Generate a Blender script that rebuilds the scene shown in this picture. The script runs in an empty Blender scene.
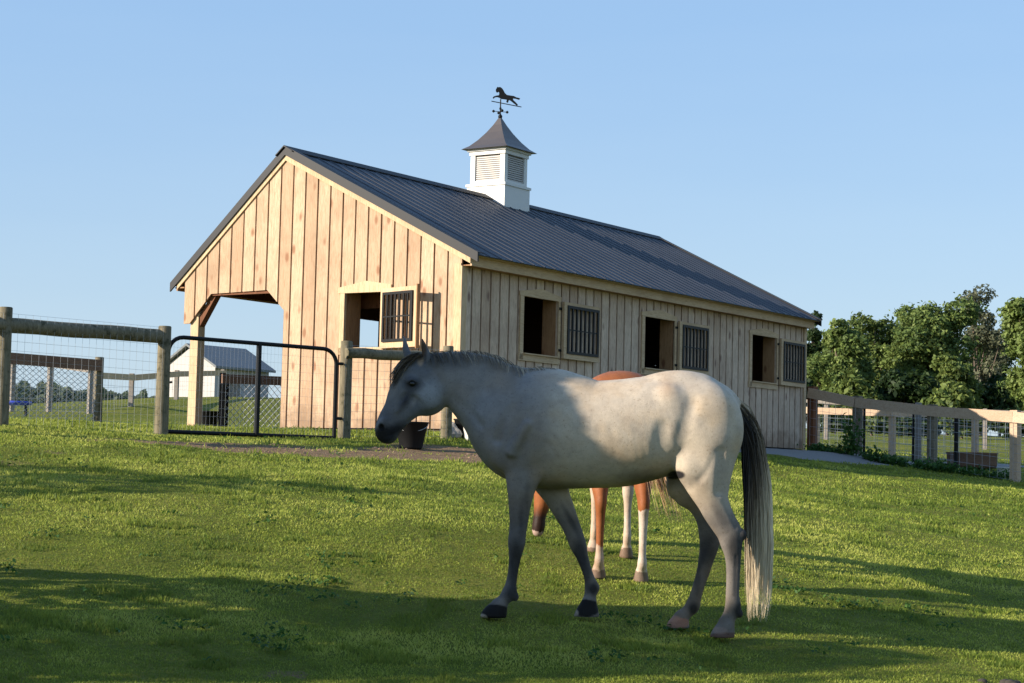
import bpy, math, random
import numpy as np
from mathutils import Vector, Matrix

# ------------------------------------------------------------------ camera, world, sun
sc = bpy.context.scene
COL = sc.collection
FPX = 1894.6                       # focal length in pixels of a 1024 px wide frame
PITCH, ROLL = 0.0700, 0.0237
cp, sp = math.cos(PITCH), math.sin(PITCH)
cr, sr = math.cos(ROLL), math.sin(ROLL)
FW = np.array([0, cp, sp]); _up = np.array([0, -sp, cp]); _rt = np.array([1.0, 0, 0])
RT = cr * _rt + sr * _up
UP = -sr * _rt + cr * _up
cd = bpy.data.cameras.new('camera')
cam = bpy.data.objects.new('camera', cd); COL.objects.link(cam); sc.camera = cam
cd.sensor_width = 36; cd.sensor_fit = 'HORIZONTAL'; cd.lens = FPX / 1024 * 36
cd.clip_start = 0.1; cd.clip_end = 3000
cam.matrix_world = Matrix((tuple(RT) + (0,), tuple(UP) + (0,), tuple(-FW) + (0,), (0, 0, 0, 1))).transposed()

SUN_EL = math.radians(18.7)
SUN_H = np.array([-0.94, -0.341]); SUN_H = SUN_H / np.linalg.norm(SUN_H)     # horizontal direction towards the sun
SUN = Vector((SUN_H[0] * math.cos(SUN_EL), SUN_H[1] * math.cos(SUN_EL), math.sin(SUN_EL)))
sl = bpy.data.lights.new('sun', 'SUN'); sl.energy = 5.0; sl.angle = math.radians(0.4); sl.color = (1.0, 0.89, 0.745)
so = bpy.data.objects.new('sun', sl); COL.objects.link(so); so.rotation_euler = SUN.to_track_quat('Z', 'Y').to_euler()
world = bpy.data.worlds.new('World'); sc.world = world; world.use_nodes = True
nt = world.node_tree; nt.nodes.clear()
sky = nt.nodes.new('ShaderNodeTexSky'); sky.sky_type = 'NISHITA'; sky.sun_disc = False
sky.sun_elevation = SUN_EL; sky.sun_rotation = math.atan2(SUN_H[0], SUN_H[1])
sky.air_density = 1.15; sky.dust_density = 0.5; sky.ozone_density = 2.6; sky.altitude = 150
bg = nt.nodes.new('ShaderNodeBackground'); bg.inputs['Strength'].default_value = 0.105
wo = nt.nodes.new('ShaderNodeOutputWorld')
# summer haze: a soft blue veil laid over the clear-sky model
tcw = nt.nodes.new('ShaderNodeTexCoord'); sep = nt.nodes.new('ShaderNodeSeparateXYZ'); nt.links.new(tcw.outputs['Generated'], sep.inputs[0])
def _mr(a, b):
    n = nt.nodes.new('ShaderNodeMapRange'); n.interpolation_type = 'SMOOTHSTEP'; nt.links.new(sep.outputs[2], n.inputs[0]); n.inputs[1].default_value = a; n.inputs[2].default_value = b; return n.outputs[0]
def _mx(f, a, b):
    n = nt.nodes.new('ShaderNodeMix'); n.data_type = 'RGBA'; n.clamp_result = False
    for s, v in ((n.inputs[0], f), (n.inputs[6], a), (n.inputs[7], b)):
        if hasattr(v, 'is_linked'): nt.links.new(v, s)
        elif isinstance(v, float): s.default_value = v
        else: s.default_value = tuple(v) + (1,)
    return n.outputs[2]
veil = _mx(_mr(-.02, .26), (2.9, 3.8, 4.8), (1.95, 3.15, 4.95))
veil = _mx(_mr(.25, 1.0), veil, (1.1, 2.3, 4.6))
wn = nt.nodes.new('ShaderNodeTexNoise'); wn.inputs['Scale'].default_value = 2.2; wn.inputs['Detail'].default_value = 5
wmp = nt.nodes.new('ShaderNodeMapping'); wmp.inputs['Scale'].default_value = (1, 1, 6); nt.links.new(tcw.outputs['Generated'], wmp.inputs[0]); nt.links.new(wmp.outputs[0], wn.inputs['Vector'])
wr = nt.nodes.new('ShaderNodeMapRange'); nt.links.new(wn.outputs[0], wr.inputs[0]); wr.inputs[1].default_value = .45; wr.inputs[2].default_value = .8; wr.inputs[3].default_value = 0; wr.inputs[4].default_value = .16
veil = _mx(wr.outputs[0], veil, (3.6, 4.5, 5.4))
nt.links.new(_mx(.76, sky.outputs[0], veil), bg.inputs[0]); nt.links.new(bg.outputs[0], wo.inputs[0])
sc.view_settings.view_transform = 'Standard'; sc.view_settings.look = 'None'
sc.view_settings.exposure = 0.80; sc.view_settings.gamma = 1.0; sc.view_settings.use_curve_mapping = False
sc.render.engine = 'CYCLES'
sc.cycles.max_bounces = 6; sc.cycles.diffuse_bounces = 3; sc.cycles.transparent_max_bounces = 8
sc.render.resolution_x = 1024; sc.render.resolution_y = 683

R = np.random.RandomState(7)
random.seed(5)

def at(px, py, d):
    """world point seen at a pixel of the reference, d metres ahead"""
    v = FW + RT * (px - 512) / FPX - UP * (py - 341.5) / FPX
    return v * (d / v[1])

def topx(P):
    P = np.asarray(P)
    w = P @ FW
    return 512 + FPX * (P @ RT) / w, 341.5 - FPX * (P @ UP) / w

# ------------------------------------------------------------------ terrain height
_C = np.array([
    (0, 0, -1.95), (-5, 2, -1.6), (5, 2, -2.1), (-2.75, 10.2, -.92), (2.75, 10.2, -1.22), (-14, 8, -.55), (-9, 14, -.15),
    (-.19, 11.61, -.885), (.46, 11.89, -.886), (1.30, 11.6, -.973), (1.02, 11.9, -.942),
    (.60, 13.3, -.70), (.93, 13.3, -.72), (.85, 14.25, -.60), (.22, 15.0, -.47), (4.2, 14.5, -.93),
    (-5.61, 21, .41), (-4.2, 22.8, .36), (-2.15, 24.3, .426), (-.84, 25.3, .437), (-8.5, 21, .5), (-12, 24, .7),
    (-.77, 27.64, .56), (-5.3, 30.6, .57), (5.8, 37.6, .55), (1.3, 40.6, .58), (2.5, 32.6, .56), (-2, 34, .57), (2, 37, .57), (-3, 29.2, .56),
    (9.6, 36, .12), (8.1, 35.0, .17), (6.6, 33.2, .20), (4.0, 26, -.05), (6, 22, -.42), (12, 30, -.4), (9.5, 28, -.25),
    (10.5, 46, .72), (14, 46, .55), (12, 60, 1.25), (24, 60, 1.1), (17, 85, 2.1), (32, 85, 2.1), (20, 120, 3.1), (45, 120, 3.2), (60, 60, 1.2), (80, 140, 4.5),
    (-8.05, 37, .78), (-11, 37, .66), (-11.4, 60, 2.15), (-13.5, 80, 2.88), (-17, 60, 1.55), (-30, 60, .9), (-7, 60, 2.2),
    (-30, 110, 1.2), (-18, 110, 3.75), (-14, 112, 3.8), (0, 80, 2.6), (0, 120, 3.3), (-60, 60, 0), (-60, 120, 0), (-40, 20, .3), (40, 20, -2.0), (-20, -20, -3), (20, -20, -4)], float)

def _phi(r2): return 0.5 * r2 * np.log(r2 + 1e-9)
_n = len(_C)
_K = _phi(((_C[:, None, :2] - _C[None, :, :2]) ** 2).sum(-1)) + np.eye(_n) * 0.6
_P = np.c_[np.ones(_n), _C[:, :2]]
_A = np.block([[_K, _P], [_P.T, np.zeros((3, 3))]])
_W = np.linalg.solve(_A, np.r_[_C[:, 2], np.zeros(3)])

def H(x, y):
    x = np.atleast_1d(np.asarray(x, float)); y = np.atleast_1d(np.asarray(y, float))
    shp = x.shape; x = x.ravel(); y = y.ravel()
    rr = np.hypot(x, y - 50)
    s = np.where(rr > 110, 110 / np.maximum(rr, 1), 1.0)
    xc, yc = x * s, 50 + (y - 50) * s
    out = np.empty(len(x))
    for a in range(0, len(x), 20000):
        b = slice(a, a + 20000)
        r2 = (xc[b, None] - _C[None, :, 0]) ** 2 + (yc[b, None] - _C[None, :, 1]) ** 2
        out[b] = _phi(r2) @ _W[:_n] + _W[_n] + _W[_n + 1] * xc[b] + _W[_n + 2] * yc[b]
    far = np.clip((rr - 110) / 200, 0, 1)
    return (out * (1 - far) - 1.0 * far).reshape(shp)

def h1(x, y): return float(H(x, y)[0])

def noise2(x, y, seed=0, oct=4, f=1.0):
    """cheap smooth value noise"""
    out = np.zeros_like(x, dtype=float); amp = 1.0; tot = 0
    for o in range(oct):
        rs = np.random.RandomState(seed * 17 + o); tab = rs.rand(256, 256)
        X = x * f; Y = y * f
        xi = np.floor(X).astype(int); yi = np.floor(Y).astype(int); fx = X - xi; fy = Y - yi
        fx = fx * fx * (3 - 2 * fx); fy = fy * fy * (3 - 2 * fy)
        g = lambda a, b: tab[a % 256, b % 256]
        out += amp * ((g(xi, yi) * (1 - fx) + g(xi + 1, yi) * fx) * (1 - fy) + (g(xi, yi + 1) * (1 - fx) + g(xi + 1, yi + 1) * fx) * fy)
        tot += amp; amp *= .55; f *= 2.03
    return out / tot

# ------------------------------------------------------------------ tagging and mesh helpers
def tag(o, label=None, cat=None, group=None, kind=None):
    if label: o['label'] = label
    if cat: o['category'] = cat
    if group: o['group'] = group
    if kind: o['kind'] = kind
    return o

def empty(name, loc, rz=0.0, label=None, cat=None, group=None):
    o = bpy.data.objects.new(name, None); COL.objects.link(o)
    o.location = loc; o.rotation_euler = (0, 0, rz); o.empty_display_size = .2
    return tag(o, label, cat, group)

def link_mesh(name, V, F, mat, parent=None, smooth=False, tint=None, loose=False):
    me = bpy.data.meshes.new(name)
    V = np.asarray(V, np.float32)
    if isinstance(F, np.ndarray):
        n, k = F.shape
        me.vertices.add(len(V)); me.vertices.foreach_set('co', V.ravel())
        me.loops.add(n * k); me.loops.foreach_set('vertex_index', F.ravel().astype(np.int32))
        me.polygons.add(n); me.polygons.foreach_set('loop_start', np.arange(0, n * k, k, dtype=np.int32))
        me.update(calc_edges=True)
    else:
        me.from_pydata([tuple(v) for v in V.tolist()], [], F); me.update()
    if smooth is not False:
        me.polygons.foreach_set('use_smooth', np.ones(len(me.polygons), bool) if smooth is True else np.asarray(smooth, bool))
    if tint is not None:
        a = me.attributes.new('tint', 'FLOAT', 'FACE'); a.data.foreach_set('value', np.asarray(tint, np.float32))
    if mat is not None: me.materials.append(mat)
    o = bpy.data.objects.new(name, me); COL.objects.link(o)
    if parent is not None: o.parent = parent
    return o

class MB:
    def __init__(s): s.v = []; s.f = []; s.t = []; s.s = []
    def add(s, vs, fs, tint=.5, smooth=False):
        n = len(s.v); s.v += [tuple(float(c) for c in p) for p in vs]
        for f in fs: s.f.append([i + n for i in f]); s.t.append(tint); s.s.append(smooth)
    def box(s, a, b, tint=.5):
        x0, y0, z0 = a; x1, y1, z1 = b
        s.add([(x0,y0,z0),(x1,y0,z0),(x1,y1,z0),(x0,y1,z0),(x0,y0,z1),(x1,y0,z1),(x1,y1,z1),(x0,y1,z1)],
              [(0,3,2,1),(4,5,6,7),(0,1,5,4),(1,2,6,5),(2,3,7,6),(3,0,4,7)], tint)
    def prism(s, poly, off, tint=.5):
        """closed polygon (3-D points) extruded by vector off"""
        n = len(poly); off = np.array(off, float)
        a = [np.array(p, float) for p in poly]; b = [p + off for p in a]
        s.add(a + b, [list(range(n))[::-1], list(range(n, 2 * n))] + [(i, (i + 1) % n, n + (i + 1) % n, n + i) for i in range(n)], tint)
    def bar(s, p, q, w, h, tint=.5, up=(0, 0, 1)):
        """rectangular bar from p to q, w across, h along up"""
        p = np.array(p, float); q = np.array(q, float); d = q - p; d /= np.linalg.norm(d)
        up = np.array(up, float); sd = np.cross(d, up); sd /= np.linalg.norm(sd); u = np.cross(sd, d)
        c = [sd * w / 2 * i + u * h / 2 * j for i, j in ((-1,-1),(1,-1),(1,1),(-1,1))]
        s.add([p + k for k in c] + [q + k for k in c], [(0,1,2,3)[::-1],(4,5,6,7),(0,1,5,4),(1,2,6,5),(2,3,7,6),(3,0,4,7)], tint)
    def tube(s, pts, r, n=10, tint=.5, cap=True, smooth=True):
        pts = [np.array(p, float) for p in pts]; m = len(pts)
        rs = r if hasattr(r, '__len__') else [r] * m
        vs = []; prev = None
        for i, p in enumerate(pts):
            d = pts[min(i + 1, m - 1)] - pts[max(i - 1, 0)]; d /= (np.linalg.norm(d) + 1e-9)
            if prev is None:
                a = np.array((0, 0, 1.)) if abs(d[2]) < .9 else np.array((1., 0, 0))
                u = np.cross(d, a)
            else: u = prev - d * (prev @ d)
            u /= np.linalg.norm(u); prev = u; v = np.cross(d, u)
            for k in range(n):
                t = 2 * math.pi * k / n; vs.append(p + (u * math.cos(t) + v * math.sin(t)) * rs[i])
        fs = [(i * n + k, i * n + (k + 1) % n, (i + 1) * n + (k + 1) % n, (i + 1) * n + k) for i in range(m - 1) for k in range(n)]
        s.add(vs, fs, tint, smooth)
        if cap: s.add(vs[:n], [list(range(n))[::-1]], tint); s.add(vs[-n:], [list(range(n))], tint)
    def wire(s, p, q, r, tint=.5):
        p = np.array(p, float); q = np.array(q, float); d = q - p; L = np.linalg.norm(d); d /= L
        a = np.array((0, 0, 1.)) if abs(d[2]) < .9 else np.array((1., 0, 0))
        u = np.cross(d, a); u /= np.linalg.norm(u); v = np.cross(d, u)
        c = [(u * math.cos(t) + v * math.sin(t)) * r for t in (0, 2.094, 4.189)]
        s.add([p + k for k in c] + [q + k for k in c], [(0,1,4,3),(1,2,5,4),(2,0,3,5)], tint)
    def lathe(s, prof, c=(0, 0, 0), n=20, tint=.5, smooth=True):
        vs = []; c = np.array(c, float)
        for r, z in prof:
            for k in range(n):
                t = 2 * math.pi * k / n; vs.append(c + np.array((r * math.cos(t), r * math.sin(t), z)))
        fs = [(i * n + k, i * n + (k + 1) % n, (i + 1) * n + (k + 1) % n, (i + 1) * n + k) for i in range(len(prof) - 1) for k in range(n)]
        s.add(vs, fs, tint, smooth)
    def build(s, name, mat, parent=None, bevel=0):
        o = link_mesh(name, s.v, s.f, mat, parent, s.s, s.t)
        if bevel:
            m = o.modifiers.new('bevel', 'BEVEL'); m.width = bevel; m.segments = 2; m.limit_method = 'ANGLE'; m.harden_normals = False
        return o

# ------------------------------------------------------------------ materials
def new_mat(name):
    m = bpy.data.materials.new(name); m.use_nodes = True
    n = m.node_tree.nodes; b = n['Principled BSDF']; return m, m.node_tree, b

def ramp(t, fac, stops):
    r = t.nodes.new('ShaderNodeValToRGB'); e = r.color_ramp.elements
    while len(e) < len(stops): e.new(.5)
    for i, (p, c) in enumerate(stops): e[i].position = p; e[i].color = tuple(c) + (1,)
    t.links.new(fac, r.inputs[0]); return r.outputs[0]

def mix(t, fac, a, b, mode='MIX'):
    m = t.nodes.new('ShaderNodeMix'); m.data_type = 'RGBA'; m.blend_type = mode
    for s, v in ((m.inputs[0], fac), (m.inputs[6], a), (m.inputs[7], b)):
        if hasattr(v, 'links') or hasattr(v, 'is_linked'): t.links.new(v, s)
        elif isinstance(v, (int, float)): s.default_value = v
        else: s.default_value = tuple(v) + (1,)
    return m.outputs[2]

def coords(t, scale=(1, 1, 1), kind='Object'):
    c = t.nodes.new('ShaderNodeTexCoord'); mp = t.nodes.new('ShaderNodeMapping'); mp.inputs['Scale'].default_value = scale
    t.links.new(c.outputs[kind], mp.inputs[0]); return mp.outputs[0]

def noise(t, vec, scale, detail=4, rough=.55, dist=0):
    n = t.nodes.new('ShaderNodeTexNoise'); n.inputs['Scale'].default_value = scale; n.inputs['Detail'].default_value = detail
    n.inputs['Roughness'].default_value = rough; n.inputs['Distortion'].default_value = dist
    if vec is not None: t.links.new(vec, n.inputs['Vector'])
    return n.outputs[0]

def bump(t, b, h, strength=.3, dist=.01):
    n = t.nodes.new('ShaderNodeBump'); n.inputs['Strength'].default_value = strength; n.inputs['Distance'].default_value = dist
    t.links.new(h, n.inputs['Height']); t.links.new(n.outputs[0], b.inputs['Normal'])

def attr(t, name):
    a = t.nodes.new('ShaderNodeAttribute'); a.attribute_name = name; return a

def mrange(t, v, a, b, c=0., d=1.):
    m = t.nodes.new('ShaderNodeMapRange'); t.links.new(v, m.inputs[0])
    for i, x in zip((1, 2, 3, 4), (a, b, c, d)): m.inputs[i].default_value = x
    return m.outputs[0]

def wood(name, c1, c2, knots=True, grain=(9, 9, .9), rough=.75, dark=(.16, .09, .05), stain=0.0, splash=False):
    """sawn board: tint attribute picks each board's tone between c1 and c2; grain runs along object z"""
    m, t, b = new_mat(name)
    tn = attr(t, 'tint')
    base = mix(t, tn.outputs['Fac'], c1, c2)
    oi = t.nodes.new('ShaderNodeVectorMath'); oi.operation = 'ADD'
    cx = t.nodes.new('ShaderNodeCombineXYZ'); mul = t.nodes.new('ShaderNodeMath'); mul.operation = 'MULTIPLY'; mul.inputs[1].default_value = 37.0
    t.links.new(tn.outputs['Fac'], mul.inputs[0]); t.links.new(mul.outputs[0], cx.inputs[2]); t.links.new(mul.outputs[0], cx.inputs[0])
    v = coords(t, (1, 1, 1)); t.links.new(v, oi.inputs[0]); t.links.new(cx.outputs[0], oi.inputs[1])
    mp = t.nodes.new('ShaderNodeMapping'); mp.inputs['Scale'].default_value = grain; t.links.new(oi.outputs[0], mp.inputs[0])
    g = noise(t, mp.outputs[0], 5, 6, .6, 1.5)
    base = mix(t, mrange(t, g, .42, .68, 0, .62), base, dark)
    big = noise(t, v, 1.7, 4)
    base = mix(t, mrange(t, big, .45, .75, 0, .35 + stain), base, (c1[0] * .55, c1[1] * .5, c1[2] * .48))
    if knots:
        kv = t.nodes.new('ShaderNodeMapping'); kv.inputs['Scale'].default_value = (4.2, 4.2, 1.9); t.links.new(oi.outputs[0], kv.inputs[0])
        vo = t.nodes.new('ShaderNodeTexVoronoi'); vo.inputs['Scale'].default_value = 1.0; t.links.new(kv.outputs[0], vo.inputs['Vector'])
        base = mix(t, mrange(t, vo.outputs['Distance'], .09, .19, .8, 0), base, (dark[0] * .8, dark[1] * .7, dark[2] * .7))
    if splash:                                       # dried mud splashed up the foot of the boards
        sz = t.nodes.new('ShaderNodeSeparateXYZ'); t.links.new(v, sz.inputs[0])
        a_ = t.nodes.new('ShaderNodeMath'); a_.operation = 'ADD'; t.links.new(sz.outputs[2], a_.inputs[0]); t.links.new(mrange(t, noise(t, v, 5, 5, .7), .3, .7, -.28, .28), a_.inputs[1])
        base = mix(t, mrange(t, a_.outputs[0], .08, .42, .6, 0), base, (.20, .13, .08))
    t.links.new(base, b.inputs['Base Color']); b.inputs['Roughness'].default_value = rough
    b.inputs['Specular IOR Level'].default_value = .25
    bump(t, b, g, .25, .004)
    return m

def paint(name, c, rough=.5, metallic=0, var=.25, sc_=6, spec=.5, wear=None):
    m, t, b = new_mat(name); v = coords(t)
    n = noise(t, v, sc_, 5)
    col = mix(t, mrange(t, n, .3, .8, 0, var), c, tuple(x * .55 for x in c))
    if wear: col = mix(t, mrange(t, noise(t, v, sc_ * 3, 6, .7), .6, .7), col, wear)
    t.links.new(col, b.inputs['Base Color']); b.inputs['Roughness'].default_value = rough; b.inputs['Metallic'].default_value = metallic
    b.inputs['Specular IOR Level'].default_value = spec
    bump(t, b, n, .1, .005)
    return m

M = {}
M['siding'] = wood('siding', (.44, .30, .19), (.62, .455, .305), stain=.12, dark=(.32, .16, .08), splash=True)
M['siding_shade'] = wood('siding_shade_side', (.54, .385, .27), (.70, .54, .40), stain=.2, dark=(.22, .14, .10), splash=True)  # paler copy of the siding, lifts the shaded walls through its colour
M['trim'] = wood('trim', (.56, .40, .24), (.64, .48, .30), knots=False, dark=(.36, .2, .1))
M['trim_long'] = wood('trim_long', (.50, .35, .21), (.60, .44, .27), knots=False, grain=(.9, 9, 9), dark=(.34, .2, .1))
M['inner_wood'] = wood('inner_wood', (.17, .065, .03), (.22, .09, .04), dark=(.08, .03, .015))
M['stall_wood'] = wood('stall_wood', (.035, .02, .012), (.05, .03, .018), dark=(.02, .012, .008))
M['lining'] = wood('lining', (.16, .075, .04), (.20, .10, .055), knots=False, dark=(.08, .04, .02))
M['jamb'] = wood('jamb', (.36, .19, .09), (.44, .25, .12), dark=(.2, .09, .04))
M['old_rail'] = wood('old_rail', (.17, .14, .10), (.24, .20, .14), knots=False, grain=(3, 3, 3), dark=(.06, .05, .035))
M['new_rail'] = wood('new_rail', (.48, .35, .24), (.60, .45, .32), knots=False, grain=(1.2, 9, 9), dark=(.3, .17, .09))
M['gray_rail'] = wood('gray_rail', (.24, .21, .18), (.32, .28, .24), knots=False, grain=(1.2, 9, 9), dark=(.1, .08, .07))
M['brown_rail'] = wood('brown_rail', (.17, .095, .06), (.25, .15, .10), knots=False, grain=(1.2, 9, 9), dark=(.07, .04, .03))
M['black'] = paint('black_metal', (.008, .008, .009), .5, 0, .2, spec=.2)
M['white'] = paint('white_vinyl', (.62, .61, .58), .5, 0, .2, 2)
M['louvre'] = paint('louvre_vinyl', (.42, .395, .37), .5, 0, .12, 2)
M['cupola_roof'] = paint('cupola_metal', (.105, .09, .085), .42, .35, .3, 3)
M['steel'] = paint('galvanised_wire', (.42, .43, .44), .5, .5, .2)
M['rubber'] = paint('black_rubber', (.009, .009, .010), .6, 0, .3, spec=.2)
M['white_pl'] = paint('white_plastic', (.72, .70, .66), .4, 0, .25)
M['blue'] = paint('blue_plastic', (.05, .08, .50), .4, 0, .2)
M['lightblue'] = paint('pale_blue_plastic', (.22, .38, .60), .4, 0, .2)
M['stone'] = paint('stone', (.36, .33, .30), .85, 0, .6, 9)
M['shedwall'] = paint('shed_siding', (.42, .40, .385), .6, 0, .25, 1)
M['shedroof'] = paint('shed_shingles', (.17, .18, .185), .8, 0, .3, 3)
M['gravel'] = paint('gravel', (.21, .195, .18), .95, 0, .6, 30)
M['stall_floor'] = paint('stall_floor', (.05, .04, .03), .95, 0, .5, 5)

def roof_mat():
    m, t, b = new_mat('charcoal_roof_metal'); v = coords(t, (1, 1, 1))
    n = noise(t, v, 1.3, 4)
    col = mix(t, mrange(t, n, .3, .7), (.036, .040, .050), (.054, .057, .068))
    t.links.new(col, b.inputs['Base Color']); b.inputs['Roughness'].default_value = .46; b.inputs['Metallic'].default_value = .15; b.inputs['Specular IOR Level'].default_value = .35
    bump(t, b, noise(t, v, 4, 3), .12, .01)
    return m
M['roof'] = roof_mat()
M['rake'] = paint('dark_rake_metal', (.014, .015, .019), .55, 0, .2, 3, spec=.25)

def post_mat():
    m, t, b = new_mat('treated_round_post'); v = coords(t, (1, 1, 1))
    g = noise(t, coords(t, (14, 14, 1.2)), 3, 6, .65, 1)
    base = mix(t, mrange(t, g, .3, .7), (.10, .085, .052), (.235, .20, .135))
    base = mix(t, mrange(t, noise(t, v, 9, 5, .7), .52, .66), base, (.06, .055, .03))
    t.links.new(base, b.inputs['Base Color']); b.inputs['Roughness'].default_value = .85; b.inputs['Specular IOR Level'].default_value = .2
    bump(t, b, g, .6, .01)
    return m
M['post'] = post_mat()

def leaf_mat(name, c1, c2, c3, trans=.28):
    m, t, b = new_mat(name)
    a = attr(t, 'tint')
    col = ramp(t, a.outputs['Fac'], [(0, c1), (.55, c2), (1, c3)])
    t.links.new(col, b.inputs['Base Color']); b.inputs['Roughness'].default_value = .6; b.inputs['Specular IOR Level'].default_value = .25
    tr = t.nodes.new('ShaderNodeBsdfTranslucent'); t.links.new(mix(t, .5, col, c3), tr.inputs[0])
    ms = t.nodes.new('ShaderNodeMixShader'); ms.inputs[0].default_value = trans
    out = [n for n in t.nodes if n.type == 'OUTPUT_MATERIAL'][0]
    t.links.new(b.outputs[0], ms.inputs[1]); t.links.new(tr.outputs[0], ms.inputs[2]); t.links.new(ms.outputs[0], out.inputs[0])
    return m
M['leaf'] = leaf_mat('broad_leaves', (.035, .06, .014), (.12, .165, .035), (.25, .29, .08))
M['leaf_light'] = leaf_mat('light_leaves', (.045, .078, .02), (.135, .19, .045), (.27, .32, .10))
M['leaf_grey'] = leaf_mat('grey_leaves', (.06, .07, .04), (.15, .16, .09), (.26, .26, .17))
M['leaf_dark'] = leaf_mat('dark_leaves', (.012, .028, .008), (.03, .055, .014), (.06, .10, .024))
M['needle'] = leaf_mat('spruce_needles', (.015, .04, .015), (.03, .06, .02), (.05, .09, .03), .15)
M['grass'] = leaf_mat('grass_blades', (.085, .135, .014), (.24, .30, .036), (.46, .475, .10), .42)
M['weed'] = leaf_mat('weed_leaves', (.02, .06, .012), (.045, .11, .02), (.09, .17, .03), .3)
M['bark'] = paint('bark', (.16, .12, .09), .9, 0, .6, 7)

def ground_mat():
    m, t, b = new_mat('pasture_ground')
    v = coords(t)
    n1 = noise(t, v, .55, 5, .6); n2 = noise(t, v, 7, 6, .7); n3 = noise(t, v, 38, 4, .7)
    g = mix(t, mrange(t, n1, .35, .68), (.14, .16, .02), (.27, .25, .05))
    g = mix(t, mrange(t, n2, .35, .7, 0, .7), g, (.075, .12, .012))
    g = mix(t, mrange(t, n3, .45, .7, 0, .6), g, (.05, .065, .012))
    d = mix(t, mrange(t, n2, .35, .65), (.30, .20, .115), (.17, .11, .06))
    d = mix(t, mrange(t, n3, .5, .7, 0, .6), d, (.40, .29, .18))
    a = attr(t, 'dirt')
    ad = t.nodes.new('ShaderNodeMath'); ad.operation = 'ADD'; t.links.new(a.outputs['Fac'], ad.inputs[0]); t.links.new(mrange(t, n2, .3, .7, -.25, .25), ad.inputs[1])
    t.links.new(mix(t, mrange(t, ad.outputs[0], .38, .62), g, d), b.inputs['Base Color'])
    b.inputs['Roughness'].default_value = .95; b.inputs['Specular IOR Level'].default_value = .1
    hh = t.nodes.new('ShaderNodeMath'); hh.operation = 'ADD'; t.links.new(n2, hh.inputs[0]); t.links.new(n3, hh.inputs[1])
    bump(t, b, hh.outputs[0], .9, .05)
    return m
M['ground'] = ground_mat()

# ------------------------------------------------------------------ barn frame and ground
BN = np.array([-.768, 27.642, .610]); BYAW = .987
bx = np.array([math.cos(BYAW), math.sin(BYAW), 0]); by = np.array([-math.sin(BYAW), math.cos(BYAW), 0])
def barn_local(x, y):
    dx = x - BN[0]; dy = y - BN[1]
    return dx * bx[0] + dy * bx[1], dx * by[0] + dy * by[1]
def barn_world(X, Y, Z): return BN + bx * X + by * Y + np.array([0, 0, Z])

def dirt_amount(x, y):
    """bare earth in front of the gate and along the barn"""
    n = (noise2(x, y, 3, 4, 1.5) - .5) * 1.6
    def blob(cx, cy, rx, ry, ang):
        c, s = math.cos(ang), math.sin(ang); u = (x - cx) * c + (y - cy) * s; w = -(x - cx) * s + (y - cy) * c
        return 1.15 - np.hypot(u / rx, w / ry) * .65 + n * 1.0
    p1 = at(215, 450, 20.6); p2 = at(300, 452, 21.2); p3 = at(400, 453, 22.0); p4 = at(480, 450, 23.0)
    d = np.maximum.reduce([blob(p1[0], p1[1], 1.0, .75, .5), blob(p2[0], p2[1], .9, .8, .3), blob(p3[0], p3[1], 1.0, .7, .3), blob(p4[0], p4[1], 1.3, .8, .3)])
    X, Y = barn_local(x, y)
    d = np.maximum(d, np.clip((noise2(x, y, 77, 4, .9) - .73) * 7, 0, .45) * np.clip((30 - y) / 4, 0, 1))
    d = np.maximum(d, np.where((X > -.3) & (X < 12.5) & (Y > -1.2) & (Y < 5.8), .9, 0))
    return np.clip(d, 0, 1)

def build_ground():
    def axis(lo, hi, c0, c1, fine, grow):
        v = list(np.arange(c0, c1, fine)); s = fine; x = v[-1]
        while x < hi: s *= grow; x += s; v.append(x)
        s = fine; x = v[0]; pre = []
        while x > lo: s *= grow; x -= s; pre.append(x)
        return np.array(pre[::-1] + v)
    xs = axis(-900, 900, -10, 16, .16, 1.09); ys = axis(-200, 1500, 8, 48, .16, 1.09)
    X, Y = np.meshgrid(xs, ys, indexing='ij')
    Z = H(X, Y)
    near = np.clip(1 - np.hypot(X, Y - 25) / 60, 0, 1)
    BX, BY = barn_local(X, Y)
    off = np.clip(np.maximum.reduce([-BX - .3, BX - 12.2, -BY - .8, BY - 5.8]) / 1.0, 0, 1)
    Z = Z + (noise2(X, Y, 5, 4, 1.1) - .5) * .09 * near * off
    Z = Z + (noise2(X, Y, 8, 3, 5.5) - .5) * .025 * near * off
    Z = np.where(off < 1, Z * off + .575 * (1 - off), Z)
    nx, ny = X.shape
    V = np.c_[X.ravel(), Y.ravel(), Z.ravel()]
    i = np.arange(nx * ny).reshape(nx, ny)
    F = np.stack([i[:-1, :-1].ravel(), i[1:, :-1].ravel(), i[1:, 1:].ravel(), i[:-1, 1:].ravel()], 1)
    o = link_mesh('ground', V, F, M['ground'], smooth=True)
    a = o.data.attributes.new('dirt', 'FLOAT', 'POINT'); a.data.foreach_set('value', dirt_amount(X.ravel(), Y.ravel()).astype(np.float32))
    tag(o, kind='structure')
    return xs, ys, Z
GXS, GYS, GZ = build_ground()

def gz(x, y):
    """height of the built ground mesh (bilinear)"""
    x = np.atleast_1d(np.asarray(x, float)); y = np.atleast_1d(np.asarray(y, float))
    i = np.clip(np.searchsorted(GXS, x) - 1, 0, len(GXS) - 2); j = np.clip(np.searchsorted(GYS, y) - 1, 0, len(GYS) - 2)
    fx = (x - GXS[i]) / (GXS[i + 1] - GXS[i]); fy = (y - GYS[j]) / (GYS[j + 1] - GYS[j])
    return (GZ[i, j] * (1 - fx) + GZ[i + 1, j] * fx) * (1 - fy) + (GZ[i, j + 1] * (1 - fx) + GZ[i + 1, j + 1] * fx) * fy
def g1(x, y): return float(gz(x, y)[0])

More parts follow.
